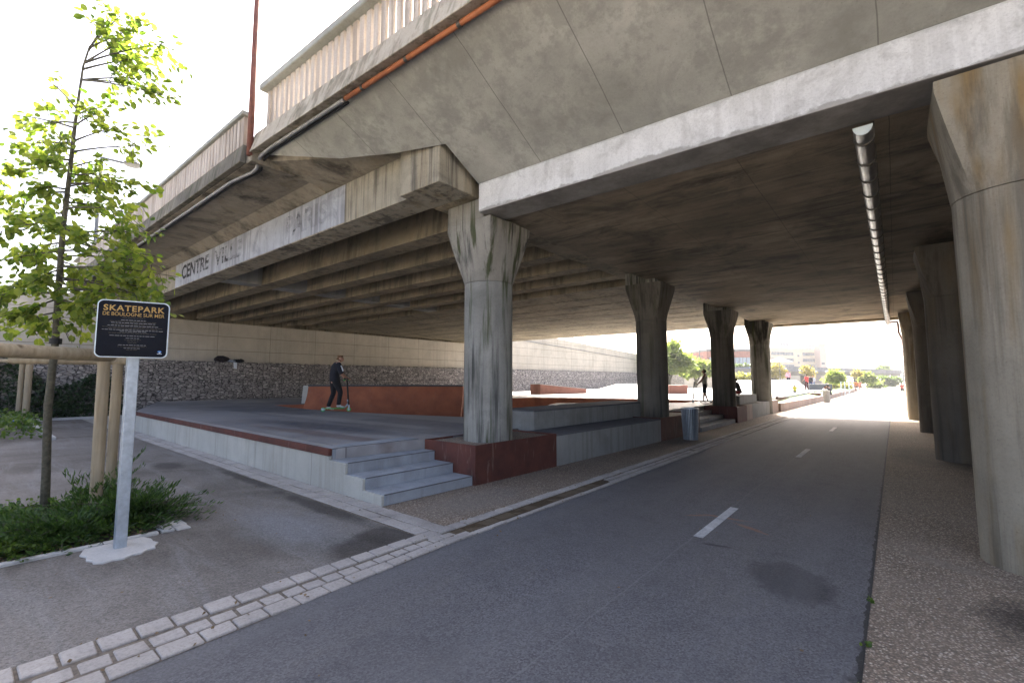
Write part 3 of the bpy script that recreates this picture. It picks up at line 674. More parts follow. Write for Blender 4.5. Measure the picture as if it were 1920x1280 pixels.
mb = MB(); mb.ext([(3.04, 6.502), (3.26, 6.502), (3.26, 6.58), (3.04, 6.58)], -26.2, -8.98, SLp); mb.build('top_rail', M['rail_top'], orl, bevel=.01)

for k_ in range(5):
    x = -8.98 + k_ * .12; mb = MB(); mb.ext([(3.50, 6.05), (3.56, 6.05), (3.56, 6.50), (3.50, 6.50)], x, x + .085, SLp); mb.build('railing_fin', M['parapet'], orl, bevel=.006)
mb = MB(); mb.ext([(3.46, 6.502), (3.62, 6.502), (3.62, 6.58), (3.46, 6.58)], -9.0, -8.3, SLp); mb.build('top_rail', M['rail_top'], orl, bevel=.01)
# painted words on the edge girder
def text_mesh(body, size, font=None, extrude=0.0, spacing=1.0, bold=0.0):
    cu = bpy.data.curves.new('letters', 'FONT'); cu.body = body; cu.size = size; cu.extrude = extrude; cu.space_character = spacing; cu.offset = bold
    cu.align_x = 'LEFT'; cu.fill_mode = 'FRONT' if extrude == 0 else 'BOTH'
    o = bpy.data.objects.new('letters', cu); col.objects.link(o); dg = bpy.context.evaluated_depsgraph_get()
    me = bpy.data.meshes.new_from_object(o.evaluated_get(dg)); bpy.data.objects.remove(o); bpy.data.curves.remove(cu)
    return me
def fit_text(body, w_, h_, bold=0.0, spacing=1.0):
    me = text_mesh(body, 1.0, spacing=spacing, bold=bold); n = len(me.vertices); co = np.empty(n * 3); me.vertices.foreach_get('co', co); co = co.reshape(-1, 3)
    mn, mx = co.min(0), co.max(0); co[:, 0] = (co[:, 0] - mn[0]) / (mx[0] - mn[0]) * w_; co[:, 1] = (co[:, 1] - mn[1]) / (mx[1] - mn[1]) * h_
    me.vertices.foreach_set('co', co.ravel()); me.update(); return me
for body, x0, x1, z0, h, mk in (("CENTRE", -17.75, -15.35, 4.86, .46, 'letter_dark'), ("VILLE", -14.9, -13.0, 4.85, .46, 'letter_mid'), ("/", -12.35, -11.95, 4.82, .52, 'letter_faint'), ("PARIS", -10.55, -8.75, 4.82, .5, 'letter_faint')):
    me = fit_text(body, x1 - x0, h, bold=.03)
    o = link('lettering', me, M[mk], old)
    o.matrix_parent_inverse = Matrix.Translation(old.location).inverted()
    o.rotation_euler = (R(90), 0, math.atan(SLp)); o.location = (x0, 4.6085 + SLp * (x0 + 5.1), z0)

# unseen wall added on the right to keep light out, then the left abutment
rw = empty('side_shade_wall', (2.1, 16, 0), 'unseen dark wall added behind the right hand columns to block side light', 'wall')
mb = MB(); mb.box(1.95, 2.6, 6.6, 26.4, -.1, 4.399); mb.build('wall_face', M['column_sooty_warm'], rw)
aw = empty('retaining_wall', (-26.9, 20, 0), 'long pale panelled retaining wall behind the stone gabions, sloping down into the distance', 'wall')
mb = MB()
top = [(-16, 3.9), (2.2, 5.2), (3.4, 5.55), (4.6, 5.55), (4.605, 4.56), (27.0, 4.56), (27.6, 5.5), (33.5, 5.27), (58.5, 4.25), (70, 3.65), (88, 2.3), (112, .5)]
mb.loft([[(x_, y, -.1) for y, z in top] + [(x_, y, z) for y, z in reversed(top)] for x_ in (-27.4, -26.8)])
mb.build('wall_face', M['wall'], aw)
mb = MB(); mb.box(-27.6, -27.41, 3.2, 27.6, 4.4, 5.56); mb.build('bearing_wall', M['girder'], aw)
mb = MB(); mb.loft([[(-26.74, y, z + dz) for y, z in ((27.6, 5.5), (33.5, 5.27), (58.5, 4.25), (70, 3.65), (88, 2.3), (112, .5))] + [(-26.74, y, z + .07 + dz) for y, z in ((112, .5), (88, 2.3), (70, 3.65), (58.5, 4.25), (33.5, 5.27), (27.6, 5.5))] for dz in (0, )] + [[(-27.0, y, z) for y, z in ((27.6, 5.5), (33.5, 5.27), (58.5, 4.25), (70, 3.65), (88, 2.3), (112, .5))] + [(-27.0, y, z + .07) for y, z in ((112, .5), (88, 2.3), (70, 3.65), (58.5, 4.25), (33.5, 5.27), (27.6, 5.5))]]); mb.build('coping', M['ledge'], aw)
mb = MB(); mb.loft([[(x_, y, z + .072) for y, z in ((27.6, 5.5), (33.5, 5.27), (58.5, 4.25), (70, 3.65), (88, 2.3), (112, .5))] + [(x_, y, z + .85) for y, z in ((112, .5), (88, 2.3), (70, 3.65), (58.5, 4.25), (33.5, 5.27), (27.6, 5.5))] for x_ in (-27.0, -26.85)]); mb.build('parapet', M['wall'], aw)
fr = empty('ramp_railing', (-27, 50, 5), 'thin grey railing along the top of the sloping retaining wall', 'railing')
def wz(y): return float(np.interp(y, [27.6, 33.5, 58.5, 70, 88, 112], [5.5, 5.27, 4.25, 3.65, 2.3, .5])) + .85
for h in (.2, .45):
    mb = MB(); mb.tube([(-26.93, y, wz(y) + h) for y in (30, 33.5, 45, 58.5, 70, 88)], .025, 6); mb.build('rail', M['lamp_grey'], fr)
for i in range(48):
    y = 30 + i * 1.2; mb = MB(); mb.tube([(-26.93, y, wz(y) - .01), (-26.93, y, wz(y) + .46)], .02, 5); mb.build('baluster', M['lamp_grey'], fr)
# gabion, front face made of real stones showing along its crest
gb = empty('gabion_wall', (-26.55, 20, 0), 'long dark gabion wall of caged grey stones below the panelled wall', 'wall')
mb = MB(); mb.box(-26.78, -26.3, -12, 75, -.05, 2.47); mb.build('stone_fill', M['gabion'], gb)
mb = MB()
for i in range(520):
    y = -6 + i * .12; s_ = rnd.uniform(.05, .1)
    mb.blob((-26.36 - rnd.random() * .3, y + rnd.uniform(-.05, .05), 2.47 + rnd.uniform(-.02, .03)), s_, s_ * 1.2, s_ * .6, 4)
mb.build('top_stones', M['gabion'], gb)

# gutter under the deck joint with straps, downpipe
gt = empty('roof_gutter', (-.12, 16, 4.2), 'half round zinc gutter hung under the bridge deck joint', 'gutter')
mb = MB(); rings = []
for y in (5.9, 27.6):
    rings.append([(-.12 + .085 * math.cos(R(180) + R(180) * k / 12), y, 4.26 + .095 * math.sin(R(180) + R(180) * k / 12)) for k in range(13)] + [(-.12 + .079 * math.cos(R(360) - R(180) * k / 12), y, 4.26 + .089 * math.sin(R(360) - R(180) * k / 12)) for k in range(13)])
mb.loft(rings); mb.build('trough', M['zinc'], gt, smooth=True, angle=R(40))
mb = MB(); mb.loft([[(-.12 + .086 * math.cos(R(180) + R(180) * k / 12), y, 4.26 + .096 * math.sin(R(180) + R(180) * k / 12)) for k in range(13)] for y in (5.885, 5.899)]); mb.build('end_cap', M['sign_edge'], gt)
y = 6.15
while y < 27.5:
    mb = MB(); rings = [[(-.12 + rr * math.cos(R(180) + R(180) * k / 12), yy, 4.26 + (rr + .01) * math.sin(R(180) + R(180) * k / 12)) for k in range(13)] + [(-.12 + rr, yy, 4.40), (-.12 + rr - .008, yy, 4.40)] for rr, yy in ((.098, y), (.098, y + .03))]
    ri = [[(-.12 + rr * math.cos(R(180) + R(180) * k / 12), yy, 4.26 + (rr + .01) * math.sin(R(180) + R(180) * k / 12)) for k in range(13)] + [(-.12 + rr, yy, 4.40), (-.12 + rr - .008, yy, 4.40)] for rr, yy in ((.0865, y), (.0865, y + .03))]
    V = MB(); V.loft([ri[0], rings[0], rings[1], ri[1]], cap=False); V.build('strap', M['strap'], gt); y += .62
dp = empty('downpipe', (.3, 27.2, 0), 'brown rain downpipe cranked down beside the far right column', 'pipe')
mb = MB(); mb.tube([(-.12, 27.4, 4.2), (-.0, 27.4, 4.26), (.22, 27.3, 4.25), (.24, 27.2, 4.1), (.24, 27.2, 3.75), (.34, 26.6, 3.35), (.36, 25.9, 3.0), (.36, 25.3, 2.7), (.36, 25.2, .05)], .045, 8); mb.build('pipe', M['brown_pipe'], dp, smooth=True)
cl = empty('cable_loop', (.35, 7.5, 3.4), 'loop of black cable hanging in the dark beside the right foreground column', 'cable')
mb = MB(); c_ = at(1772, 362, 8.2)
mb.tube([c_ + CR * (.16 * math.cos(t_)) + Vector((0, 0, .24 * math.sin(t_))) for t_ in np.linspace(1.2, 5.2, 14)] , .014, 6); mb.build('cable', M['black'], cl, smooth=True)
mb = MB(); mb.tube([(c_.x + .06, c_.y + .05, 4.4), c_ + CR * .058 + Vector((0, 0, .223))], .01, 6); mb.build('hanger', M['black'], cl)

# ------------------------------------------------------------------ lamps on and behind the bridge
lp = empty('street_lamp', (-8.62, 3.0, 5.3), 'tall rusty red lamp post rising from the bridge edge', 'street lamp')
mb = MB(); mb.tube([(-8.86, 3.06, 5.7), (-8.86, 3.06, 7.2), (-8.86, 3.06, 12)], [.055, .052, .042], 12); mb.build('pole', M['post_red'], lp, smooth=True)
mb = MB(); mb.tube([(-8.86, 3.06, 12), (-8.86, 3.3, 12.4), (-8.86, 4.4, 12.7)], .04, 8); mb.build('arm', M['post_red'], lp, smooth=True)
mb = MB(); mb.blob((-8.86, 4.8, 12.7), .14, .4, .08, 8); mb.build('lamp_head', M['lamp_grey'], lp, smooth=True)
b0 = at(163, 668, 20.4); t0 = at(203, 276, 20.2); 
lp2 = empty('street_lamp', (b0.x, b0.y, 2.4), 'slim grey street lamp with a long arm, seen through the tree', 'street lamp')
pb = Vector((b0.x, b0.y, 2.4)); pt = Vector((b0.x, b0.y, t0.z))
mb = MB(); mb.tube([pb, pt], [.12, .08], 10); mb.build('pole', M['lamp_grey'], lp2, smooth=True)
hd = pt + CR * 1.15 + Vector((0, 0, -.28)); mb = MB(); mb.tube([pt, hd], .055, 8); mb.build('arm', M['lamp_grey'], lp2, smooth=True)
mb = MB(); mb.blob(hd + CR * .28 + Vector((0, 0, -.04)), .42, .34, .1, 8); mb.build('lamp_head', M['lamp_grey'], lp2, smooth=True)

# ------------------------------------------------------------------ information sign
sg = empty('information_sign', (-5.72, 1.03, 0), 'black skatepark notice with gold title on a square galvanised post', 'sign')
mb = MB(); mb.box(-5.775, -5.685, .985, 1.075, -.05, 2.2); mb.build('post', M['galv'], sg, bevel=.006, seg=2)
tL = Vector((-5.815, .768, 0)); tR = Vector((-5.655, 1.292, 0)); tv = (tR - tL).normalized(); nv = Vector((tv.y, -tv.x, 0)); Wd = (tR - tL).length; Z0, Z1 = 1.812, 2.362
mid = (tL + tR) / 2; fo = Vector((-5.70, 1.02, 0)); off_ = (nv * ((fo - mid).dot(nv) + .06)); tL = tL + off_; tR = tR + off_
mat4 = Matrix(((tv.x, 0, nv.x, tL.x), (tv.y, 0, nv.y, tL.y), (0, 1, 0, Z0), (0, 0, 0, 1)))   # local x along panel, y up, z out
def rrect(w0, h0, x0, y0, r, n=8):
    out = []
    for cx_, cy_, a0 in ((x0 + w0 - r, y0 + h0 - r, 0), (x0 + r, y0 + h0 - r, 90), (x0 + r, y0 + r, 180), (x0 + w0 - r, y0 + r, 270)):
        for k in range(n + 1): a_ = R(a0 + 90 * k / n); out.append((cx_ + r * math.cos(a_), cy_ + r * math.sin(a_)))
    return out
H_ = Z1 - Z0
def sput(mbx, name, mat, par=sg, **k):
    mbx.v = [tuple(mat4 @ Vector(p)) for p in mbx.v]; return mbx.build(name, mat, par, **k)
mb = MB(); pr = rrect(Wd, H_, 0, 0, .05); mb.loft([[(x_, y_, -.022) for x_, y_ in pr], [(x_, y_, .0) for x_, y_ in pr]]); pan = sput(mb, 'panel', M['sign_edge'])
mb = MB(); pr = rrect(Wd - .018, H_ - .018, .009, .009, .043); mb.loft([[(x_, y_, .0005) for x_, y_ in pr], [(x_, y_, .003) for x_, y_ in pr]]); face = sput(mb, 'printed_face', M['sign_black'])
def sign_text(body, x0, y0, w_, h_, mk, bold=.0, spacing=1.0):
    me = fit_text(body, w_, h_, bold, spacing); n = len(me.vertices); co = np.empty(n * 3); me.vertices.foreach_get('co', co); co = co.reshape(-1, 3)
    new = [mat4 @ Vector((c[0] + x0, c[1] + y0, .0036)) for c in co]; me.vertices.foreach_set('co', np.array([tuple(v) for v in new]).ravel()); me.update()
    link('lettering', me, M[mk], sg, local=False)
sign_text("SKATEPARK", .045, H_ - .105, Wd - .085, .058, 'gold', .022, 1.12)
sign_text("DE BOULOGNE SUR MER", .042, H_ - .150, Wd - .082, .034, 'gold', .006, .98)
lines = [(.168, .36, .012, 'sign_dimgold'), (.192, .40, .012, 'sign_white'), (.205, .74, .010, 'sign_dimgold'), (.219, .70, .012, 'sign_white'), (.233, .68, .010, 'sign_dimgold'), (.247, .80, .012, 'sign_white'), (.261, .96, .010, 'sign_dimgold'), (.274, .78, .010, 'sign_dimgold'), (.288, .96, .012, 'sign_white'), (.302, .42, .011, 'sign_white'), (.318, .76, .010, 'sign_dimgold'), (.343, .72, .012, 'sign_white'), (.365, .22, .010, 'sign_white'), (.380, .26, .009, 'sign_dimgold'), (.394, .18, .009, 'sign_dimgold'), (.408, .15, .009, 'sign_dimgold'), (.432, .44, .011, 'sign_white'), (.447, .46, .009, 'sign_dimgold'), (.462, .26, .010, 'sign_white'), (.477, .18, .009, 'sign_dimgold')]
for dy, frac, h, m_ in lines:
    mb = MB(); L = (Wd - .07) * frac; x_ = Wd / 2 - L / 2; e_ = Wd / 2 + L / 2
    while x_ < e_:
        wl = rnd.uniform(.012, .035); yb = H_ - dy
        mb.add([(x_, yb, .0036), (min(x_ + wl, e_), yb, .0036), (min(x_ + wl, e_), yb + h * .42, .0036), (x_, yb + h * .42, .0036)], [(0, 1, 2, 3)]); x_ += wl + .006
    sput(mb, 'small_print', M[m_])
mb = MB()
for k_ in range(3):
    pts_ = [(Wd - .062 + .015 * math.cos(a_) * (1 - .12 * k_) + .004 * k_, .062 + .011 * math.sin(a_) - .005 * k_, .0037) for a_ in np.linspace(R(20), R(200), 10)] + [(Wd - .062 + .010 * math.cos(a_) + .004 * k_, .063 + .006 * math.sin(a_) - .005 * k_, .0037) for a_ in np.linspace(R(200), R(20), 10)]
    mb.add(pts_, [tuple(range(20))])
sput(mb, 'logo', M['logo_blue'])
mb = MB(); pts_ = [(Wd - .060 + .008 * math.cos(a_), .056 + .0045 * math.sin(a_), .0039) for a_ in np.linspace(0, 2 * math.pi, 14)[:-1]]; mb.add(pts_, [tuple(range(13))])
mb.add([(Wd - .080, .040, .0038), (Wd - .042, .040, .0038), (Wd - .042, .044, .0038), (Wd - .080, .044, .0038)], [(0, 1, 2, 3)]); sput(mb, 'logo', M['logo_white'])
ft = MB(); fpoly = [(-5.42, .80), (-5.37, .86), (-5.385, .93), (-5.36, 1.0), (-5.41, 1.07), (-5.40, 1.13), (-5.46, 1.18), (-5.47, 1.25), (-5.54, 1.26), (-5.62, 1.305), (-5.70, 1.28), (-5.80, 1.285), (-5.93, 1.24), (-5.93, .80), (-5.83, .775), (-5.75, .75), (-5.66, .785), (-5.55, .77), (-5.49, .805)]
ft.prism(fpoly, -.02, .018); tag(ft.build('concrete_footing', M['kerb_white'], bevel=.006), 'rough white concrete patch cast round the foot of the sign post', 'footing')
# planting bed edging
mb = MB(); p = -2.0
while p < 1.36:
    L = min(.98, 1.38 - p); mb.box(-6.0, -5.935, p + .004, p + L - .004, -.05, .03, jit=.003); p += .98
tag(mb.build('bed_kerb', M['kerb_white'], bevel=.006), 'narrow pale kerb edging the tree bed beside the sign', 'kerb')
mb = MB(); mb.box(-6.25, -5.95, 1.40, 1.52, -.05, .022, jit=.006); mb.box(-6.08, -5.93, 1.53, 1.66, -.05, .02, jit=.005); mb.box(-6.3, -6.1, 1.53, 1.66, -.05, .02, jit=.005)
tag(mb.build('corner_slab', M['kerb_white'], bevel=.006), 'pale paving block at the corner of the tree bed', 'paving slab')
sheet('bed_soil', plain('dark_soil', (.045, .036, .028), .95, .5, nscale=20, bump=.5), [(-8.5, -2), (-6.0, -2), (-6.0, 1.4), (-8.5, 1.4)], .006)

# tree guard: two pine posts and a rail
gd = empty('tree_guard', (-6.9, .9, 0), 'pale round timber rail on two posts guarding the young tree', 'tree guard')
mb = MB(); mb.tube([(-5.75, -.35, 1.86), (-6.78, 1.03, 1.87)], .066, 16); mb.build('rail', M['wood'], gd, smooth=True, angle=R(40))
mb = MB(); mb.tube([(-6.76, .985, -.05), (-6.72, .96, 1.80)], [.058, .056], 16); mb.build('post', M['wood'], gd, smooth=True, angle=R(40))
mb = MB(); mb.tube([(-7.36, 1.19, -.05), (-7.28, 1.17, 1.86)], [.054, .052], 16); mb.build('post', M['wood'], gd, smooth=True, angle=R(40))
mb = MB(); mb.tube([(-7.75, .3, 1.83), (-7.2, 1.28, 1.83)], .05, 12); mb.build('rail', M['wood'], gd, smooth=True, angle=R(40))
mb = MB(); mb.tube([(-5.86, -.22, -.05), (-5.86, -.22, 1.80)], [.058, .056], 16); mb.build('post', M['wood'], gd, smooth=True, angle=R(40))
gd2 = empty('tree_guard', (-21, 1.2, 0), 'distant pair of timber posts standing in the far planting bed', 'tree guard')
for u_, r_ in ((35, .075), (49, .1)):
    p_ = at(u_, 760, 16.8); mb = MB(); mb.tube([(p_.x, p_.y, 0), (p_.x, p_.y, 2.3)], r_, 12); mb.build('post', M['wood'], gd2, smooth=True, angle=R(40))
p0, p1 = at(-10, 676, 16.6), at(62, 677, 16.9); mb = MB(); mb.tube([p0, p1], .07, 10); mb.build('rail', M['wood'], gd2, smooth=True)

# ------------------------------------------------------------------ foliage builders
def leaf_cloud(pts, dirs, size, npr, jit=.4, droop=.3, shape='leaf'):
    """many small leaf polygons; returns MB"""
    v = []; f = []
    for p, d in zip(pts, dirs):
        s_ = size * npr.uniform(.65, 1.25)
        d = np.array(d) + npr.normal(0, jit, 3); d[2] -= droop; d /= np.linalg.norm(d) + 1e-9
        n_ = npr.normal(0, 1, 3) * .55 + np.array((0, 0, 1.0)); a_ = np.cross(d, n_); a_ /= np.linalg.norm(a_) + 1e-9; n_ = np.cross(a_, d)
        b = len(v); p = np.array(p)
        if shape == 'leaf':
            w_ = s_ * .40; fold = s_ * .10
            v += [p, p + d * s_ * .30 + a_ * w_ * .85 + n_ * fold, p + d * s_ * .68 + a_ * w_ * .8 + n_ * fold, p + d * s_, p + d * s_ * .68 - a_ * w_ * .8 + n_ * fold, p + d * s_ * .30 - a_ * w_ * .85 + n_ * fold, p + d * s_ * .5]
            f += [(b, b + 6, b + 2, b + 1), (b + 6, b + 3, b + 2), (b, b + 5, b + 4, b + 6), (b + 6, b + 4, b + 3)]
        elif shape == 'needle':
            w_ = s_ * .11
            v += [p, p + d * s_ * .4 + a_ * w_, p + d * s_, p + d * s_ * .4 - a_ * w_]; f += [(b, b + 1, b + 2, b + 3)]
        else:
            w_ = s_ * .35
            v += [p, p + d * s_ * .5 + a_ * w_, p + d * s_, p + d * s_ * .5 - a_ * w_]; f += [(b, b + 1, b + 2, b + 3)]
    m = MB(); m.v = [tuple(x_) for x_ in v]; m.f = f; return m
def raw(mbx, name, mat, parent=None):
    me = bpy.data.meshes.new(name); me.from_pydata(mbx.v, [], mbx.f); me.update(); return link(name, me, mat, parent, local=False)

# foreground tree -------------------------------------------------------------------------------
npr = np.random.default_rng(5)
tr = empty('young_tree', on_z(82, 985), 'young broad leaved tree with a slim leaning trunk behind the timber rail', 'tree')
DT = 5.15
tk = [at(82, 986, DT), at(86, 900, DT), at(90, 760, DT), at(104, 640, DT), at(110, 540, DT), at(118, 430, DT), at(130, 330, DT), at(140, 240, DT), at(148, 180, DT), at(156, 125, DT), at(168, 88, DT), at(200, 55, DT), at(225, 30, DT)]
mb = MB(); mb.tube(tk, [.046, .040, .036, .033, .030, .026, .021, .017, .013, .010, .008, .006, .004], 10); trunk = mb.build('trunk', M['bark'], tr, smooth=True)
mb = MB(); mb.tube([tk[3] + Vector((0, 0, -.03)), tk[3] + Vector((.003, 0, .035))], .055, 10); mb.build('tie_strap', M['black'], tr, smooth=True, angle=R(40))
def trunk_at(v_):
    vs_ = [986, 900, 760, 640, 540, 430, 330, 240, 180, 125, 88, 55, 30]
    for i in range(len(vs_) - 1):
        if vs_[i] >= v_ >= vs_[i + 1]:
            f = (vs_[i] - v_) / (vs_[i] - vs_[i + 1]); return tk[i].lerp(tk[i + 1], f)
    return tk[-1]
# (root v, tip u, tip v, depth offset, leaves)
boughs = [(118, 250, 70, .0, 110), (118, 335, 78, -.1, 130), (130, 300, 105, .1, 110), (95, 215, 20, 0, 110), (90, 280, 45, .1, 100), (150, 325, 185, -.1, 120), (150, 255, 160, .1, 70), (150, 300, 150, .1, 70),
          (205, 75, 137, .2, 22), (215, 195, 200, 0, 50), (230, 60, 235, .2, 70), (240, 0, 215, .3, 60), (235, 180, 215, -.2, 60), (265, 215, 240, .1, 70), (285, 300, 275, -.1, 70), (270, 20, 275, .3, 90), (275, 100, 255, -.3, 60),
          (300, 60, 300, -.4, 90), (310, 0, 330, .2, 110), (315, 190, 300, .3, 80), (330, 220, 330, -.2, 80), (345, 255, 350, 0, 90), (355, 70, 350, -.3, 110), (360, -30, 380, .2, 90), (380, 200, 390, .5, 80), (390, 250, 400, -.3, 90),
          (400, 40, 410, .3, 130), (410, -20, 440, -.3, 120), (420, 90, 430, -.6, 110), (430, 255, 470, .2, 90), (440, 305, 440, -.2, 100), (450, 200, 480, -.5, 90), (455, 20, 480, .4, 150), (470, -40, 500, -.2, 120), (480, 320, 500, -.1, 100), (490, 160, 510, .6, 90),
          (500, 230, 520, -.4, 110), (505, 60, 530, -.5, 150), (515, 0, 550, .4, 150), (525, 300, 545, 0, 120), (530, 190, 560, .5, 90), (540, 240, 560, -.3, 100), (550, -50, 560, 0, 120), (560, 40, 590, -.4, 130), (570, 160, 600, .3, 80), (575, 250, 590, .1, 70), (585, 0, 620, .3, 100), (590, 60, 625, .1, 60), (500, 335, 520, .1, 80), (520, 325, 575, -.1, 90), (545, 290, 555, .2, 80), (560, 215, 600, .0, 70), (470, 290, 480, .2, 60), (350, 175, 345, .3, 70), (420, 150, 440, .4, 80), (590, 130, 640, -.2, 26), (560, 175, 590, -.2, 50)]
bmb = MB(); LP = []; LD = []
for rv, tu, tv_, dd, nl in boughs:
    r0 = trunk_at(rv); tip = at(tu, tv_, DT + dd * .9)
    mid_ = r0.lerp(tip, .5) + Vector((0, 0, .06 * (tip - r0).length))
    pts_ = [r0.lerp(mid_, t_).lerp(mid_.lerp(tip, t_), t_) for t_ in np.linspace(0, 1, 7)]
    bmb.tube(pts_, [.012, .010, .008, .007, .005, .004, .003], 5)
    ln = (tip - r0).length; ax = (tip - r0).normalized()
    ts = []
    for k_ in range(4 if nl > 60 else 2):      # twigs
        t_ = npr.uniform(.35, .95); base_ = pts_[int(t_ * 6)]
        dr = Vector(npr.normal(0, 1, 3)); dr = (dr + ax * .8).normalized(); L = npr.uniform(.15, .38) * min(1, ln / .8 + .3); e_ = base_ + dr * L - Vector((0, 0, .05))
        bmb.tube([base_, base_.lerp(e_, .5) + Vector((0, 0, .015)), e_], [.004, .003, .002], 4); ts.append((base_, e_))
    for k_ in range(int(nl * (.75 if tv_ < 300 else .98))):
        if ts and npr.random() < .72:
            b_, e_ = ts[npr.integers(len(ts))]; p_ = b_.lerp(e_, npr.uniform(.1, 1.08)); d_ = (e_ - b_).normalized()
        else:
            t_ = npr.uniform(.32, 1.0) ** .7; i_ = min(5, int(t_ * 6)); p_ = pts_[i_].lerp(pts_[i_ + 1], t_ * 6 - i_); d_ = ax
        LP.append(np.array(p_) + npr.normal(0, .035, 3)); LD.append(np.array(d_))
bmb.build('branches', M['bark'], tr, smooth=True)
raw(leaf_cloud(LP, LD, .080, npr, .6, .6), 'foliage', M['leaf'], tr)

# junipers in the bed ----------------------------------------------------------------------------
def juniper(x, y, r, h, label, nf, seed, mat='juniper', blade=.045):
    g = np.random.default_rng(seed); P = []; D = []; st_ = MB()
    for i in range(nf):
        az = g.uniform(0, 2 * math.pi); el = g.uniform(.15, 1.15); L = r * (g.uniform(.55, 1.1) if g.random() > .12 else g.uniform(1.2, 1.5))
        d = np.array((math.cos(az) * math.cos(el), math.sin(az) * math.cos(el), math.sin(el) * h / r)); 
        nb = 60
        for k_ in range(nb):
            t_ = k_ / nb; p_ = np.array((x, y, .02)) + d * L * t_ + np.array((0, 0, -.28 * L * t_ * t_)); side = np.cross(d, (0, 0, 1)); side /= np.linalg.norm(side) + 1e-6
            sp = side * g.normal(0, .035 * (1 - abs(t_ - .5))) + np.array((0, 0, g.normal(0, .012)))
            if t_ > .12: P.append(p_ + sp); D.append(d * .9 + side * g.choice((-1, 1)) * .6 + np.array((0, 0, .3)))
        if i % 3 == 0: st_.tube([(x, y, .0), tuple(np.array((x, y, .02)) + d * L * .45), tuple(np.array((x, y, .02)) + d * L * .9 + np.array((0, 0, -.23 * L)))], [.008, .006, .003], 4)
    e_ = empty('juniper_shrub', (x, y, 0), label, 'shrub', 'low evergreen shrubs in the tree bed')
    raw(leaf_cloud(P, D, blade * (1.5 if mat == 'juniper' else 1), g, .22 if mat == 'juniper' else .4, .0, 'needle' if mat == 'juniper' else 'blade'), 'foliage', M[mat], e_); st_.build('stems', M['bark'], e_)
juniper(-6.55, 1.30, .62, .62, 'dark green spreading juniper right beside the sign post, largest of the low shrubs', 190, 11)
juniper(-6.45, .70, .58, .46, 'dark green juniper in front of the timber posts, left of the sign post', 130, 12)
juniper(-7.05, .98, .6, .8, 'upright juniper tuft between the two timber posts', 70, 13)
juniper(-7.05, .30, .65, .34, 'low juniper below the young tree trunk', 120, 14)
juniper(-6.45, .18, .55, .30, 'bright green low shrub at the left edge of the picture', 110, 15, 'groundleaf', .05)
juniper(-7.7, .1, .7, .42, 'leafy low shrub behind the young tree at the left edge', 110, 16, 'groundleaf', .05)
g = np.random.default_rng(3); P = []; D = []
for i in range(2600):
    p_ = np.array((g.uniform(-8.3, -6.03), g.uniform(-1.2, 1.3), 0)); p_[2] = g.uniform(.01, .16) * min(1, (-6.0 - p_[0]) / .3 + .15); P.append(p_); D.append(g.normal(0, 1, 3) * np.array((1, 1, .4)) + np.array((0, 0, .3)))
tag(raw(leaf_cloud(P, D, .05, g, .5, .0), 'ground_cover', M['groundleaf']), kind='stuff')
P = [np.array((g.uniform(-6.3, -5.96), g.uniform(.1, 1.3), .012 + g.random() * .02)) for i in range(160)]
tag(raw(leaf_cloud(P, [g.normal(0, 1, 3) * np.array((1, 1, .1)) for _ in P], .03, g, .3, 0), 'leaf_litter', plain('dead_leaf', (.17, .11, .06), .9, .4)), kind='stuff')

g = np.random.default_rng(77); P = [np.array((g.uniform(-3.85, -3.3), g.uniform(.3, 9), .028)) for _ in range(70)] + [np.array((g.uniform(-9, -3.9), g.uniform(.2, 3.4), .02)) for _ in range(60)] + [np.array((g.uniform(-3.3, .9), g.uniform(.8, 9), .014)) for _ in range(45)]
tag(raw(leaf_cloud(P, [g.normal(0, 1, 3) * np.array((1, 1, .05)) for _ in P], .028, g, .2, 0, 'blade'), 'leaf_litter', plain('brown_leaf', (.16, .11, .06), .9, .4)), kind='stuff')
# ivy and bed at the far left
g = np.random.default_rng(9); P = []; D = []
for i in range(7000):
    y = g.uniform(-6, 4.4); hmax = 2.6 - .35 * max(0, y - .2) + .5 * math.sin(y * 2.1); z = g.uniform(0, max(.5, hmax)) ** 1.0; P.append(np.array((-26.25 + g.uniform(0, .4) * (1.2 - z / 3), y, z))); D.append(np.array((1, 0, -.4)) + g.normal(0, .4, 3))
iv = empty('ivy', (-26.2, 0, 0), 'dark ivy climbing over the far left end of the gabion wall', 'climbing plant')
raw(leaf_cloud(P, D, .15, g, .5, .3), 'foliage', M['ivy'], iv)
P = []; D = []
for i in range(3500):
    p_ = np.array((g.uniform(-24.5, -17.5), g.uniform(-4, 1.45), 0)); p_[2] = g.uniform(.02, .55); P.append(p_); D.append(g.normal(0, 1, 3) + np.array((0, 0, .8)))
fs = empty('low_shrubs', (-21, -1, 0), 'low green shrub bed round the distant timber posts', 'shrub')
raw(leaf_cloud(P, D, .12, g, .5, 0), 'foliage', M['groundleaf'], fs)
mb = MB(); mb.box(-24.6, -17.3, 1.5, 1.62, -.02, .07); mb.build('kerb', M['kerb_white'], fs); 
mb = MB(); mb.box(-25.6, -25.45, -3, 5.4, -.02, .09); tag(mb.build('bed_kerb', M['kerb_white']), 'thin pale kerb at the foot of the far gabion wall', 'kerb')
p_ = on_z(22, 808); mb = MB(); mb.blob((p_.x, p_.y, .3), .16, .1, .06, 5); tag(mb.build('plastic_bag', plain('blue_plastic', (.05, .15, .4), .4), smooth=True), 'small blue plastic bag lying in the distant shrub bed', 'bag')

